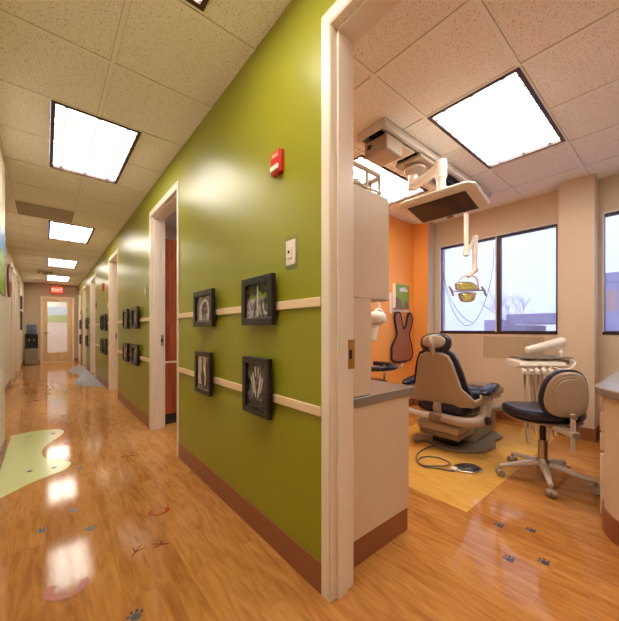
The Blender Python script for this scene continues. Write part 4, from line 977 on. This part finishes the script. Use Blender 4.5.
f = MB(); f.tube([hm @ V((-.18, .02, -.005)), hm @ V((0, .04, -.005)), hm @ V((.19, .02, .01))], .009, 8); f.build('handle_bar', 'steel', t, world=True, smooth=True)
for x, a in ((-.185, -.4), (.195, -.35)):
    f = MB(); f.tube([hm @ V((x-.02, .0, .05)), hm @ V((x, .02, .0)), hm @ V((x+.02, .02, -.06))], [.011, .014, .011], 8); f.build('grip', 'shelld', t, world=True, smooth=True)

# cord hanging across the first window
for pts, l in (([(WX-.02, 2.32, 2.2), (WX-.02, 2.26, 1.8), (WX-.02, 2.14, 1.42), (WX-.02, 2.02, 1.24), (WX-.02, 1.93, 1.20), (WX-.02, 1.82, 1.28), (WX-.02, 1.70, 1.55), (WX-.02, 1.62, 1.9), (WX-.02, 1.60, 2.25)], 'thin blind cord hanging in a deep loop across the left window'),
               ([(WX-.02, 2.315, 2.1), (WX-.02, 2.2, 1.65), (WX-.02, 2.05, 1.38), (WX-.02, 1.92, 1.26), (WX-.02, 1.86, 1.25)], 'thin blind cord, the inner strand joining the loop on left window')):
    f = MB(); f.tube(spline(pts, 6), .0035, 6); tag(f.build('blind_cord', 'cord', smooth=True), l, 'cord')
t = thing('wall_plate', 'clear acrylic plate with screws on the wall below the window', 'wall plate', (WX, 1.40, .765))
f = MB(); f.box(WX-.008, WX-.001, 1.065, 1.735, .775, 1.055); f.build('plate', 'plaq', t, world=True)
for y in (1.09, 1.40, 1.71):
    for z in (.80, 1.03):
        f = MB(); f.cyl((WX-.012, y, z), (WX-.008, y, z), .008, n=10); f.build('screw', 'steel', t, world=True)

# ------------------------------------------------------------------ outside
b = MB(); b.box(8, 160, -60, 90, -5.1, -5); struct(b.build('ground', 'asphalt', origin=False))
t = thing('office_building', 'pale violet building with a long flat roof band outside the left window', 'building', (62, 15, -5))
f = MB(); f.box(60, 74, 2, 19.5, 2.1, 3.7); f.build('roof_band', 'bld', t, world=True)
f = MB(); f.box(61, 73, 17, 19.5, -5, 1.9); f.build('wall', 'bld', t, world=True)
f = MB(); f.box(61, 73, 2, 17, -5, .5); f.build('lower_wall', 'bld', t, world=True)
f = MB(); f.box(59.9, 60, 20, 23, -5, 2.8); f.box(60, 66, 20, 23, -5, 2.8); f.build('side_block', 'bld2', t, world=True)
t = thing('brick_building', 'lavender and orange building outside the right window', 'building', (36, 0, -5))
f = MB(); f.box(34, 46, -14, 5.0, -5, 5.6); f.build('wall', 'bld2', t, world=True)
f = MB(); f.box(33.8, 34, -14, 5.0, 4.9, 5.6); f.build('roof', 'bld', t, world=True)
for k in range(5):
    f = MB(); f.box(33.9, 34, 4.4-1.6*k-1.0, 4.4-1.6*k, 2.6, 4.2); f.build('window', 'bldorange', t, world=True)
f = MB(); f.box(33.9, 34, -14, 5.0, .9, 1.5); f.build('lower_band', 'bld', t, world=True)
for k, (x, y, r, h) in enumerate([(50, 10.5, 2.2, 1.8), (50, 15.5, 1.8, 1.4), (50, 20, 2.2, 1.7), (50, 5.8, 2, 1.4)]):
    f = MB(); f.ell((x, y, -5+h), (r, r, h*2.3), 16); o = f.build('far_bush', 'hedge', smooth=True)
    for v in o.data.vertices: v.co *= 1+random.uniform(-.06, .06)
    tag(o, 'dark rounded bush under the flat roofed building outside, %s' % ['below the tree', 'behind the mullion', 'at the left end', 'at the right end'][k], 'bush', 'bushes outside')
f = MB()
def branch(p, d, l, r, k):
    q = p+d*l; f.tube([p, (p+q)/2+V((0, random.uniform(-.05, .05)*l, 0)), q], [r, r*.8, r*.6], 6)
    if k == 0: return
    for i in range(3):
        nd = (d+V((random.uniform(-.5, .5), random.uniform(-.75, .75), random.uniform(-.1, .45)))).normalized(); branch(p+d*l*random.uniform(.55, 1), nd, l*random.uniform(.6, .8), r*.55, k-1)
branch(V((40, 12.2, -5)), V((0, 0, 1)), 4.6, .17, 5)
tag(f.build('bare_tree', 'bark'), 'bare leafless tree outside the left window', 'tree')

# ------------------------------------------------------------------ world, camera
w = bpy.data.worlds.new('world'); bpy.context.scene.world = w; w.use_nodes = True
nt = w.node_tree; bg = nt.nodes['Background']
tc = nt.nodes.new('ShaderNodeTexCoord'); sp_ = nt.nodes.new('ShaderNodeSeparateXYZ'); nt.links.new(tc.outputs['Generated'], sp_.inputs[0])
r = ramp(nt, [(0, (.46, .55, 1.0)), (.25, (.58, .71, 1.0)), (1, (.48, .64, 1.0))])
nt.links.new(sp_.outputs['Z'], r.inputs['Fac']); nt.links.new(r.outputs['Color'], bg.inputs['Color']); bg.inputs['Strength'].default_value = .92

cam = bpy.data.cameras.new('camera'); co = bpy.data.objects.new('camera', cam); COL.objects.link(co)
cam.sensor_fit = 'HORIZONTAL'; cam.sensor_width = 36; cam.lens = 36*314.6/619
cam.shift_x = 0; cam.shift_y = (329.5-310.5)/619
cam.clip_start = .02; cam.clip_end = 400
co.location = (0, 0, 1.145); co.rotation_euler = (pi/2, 0, -math.atan(263.5/314.6))
bpy.context.scene.camera = co
vs_ = bpy.context.scene.view_settings
vs_.view_transform = 'Standard'; vs_.look = 'None'; vs_.gamma = 1; vs_.use_curve_mapping = False; vs_.exposure = 1.74
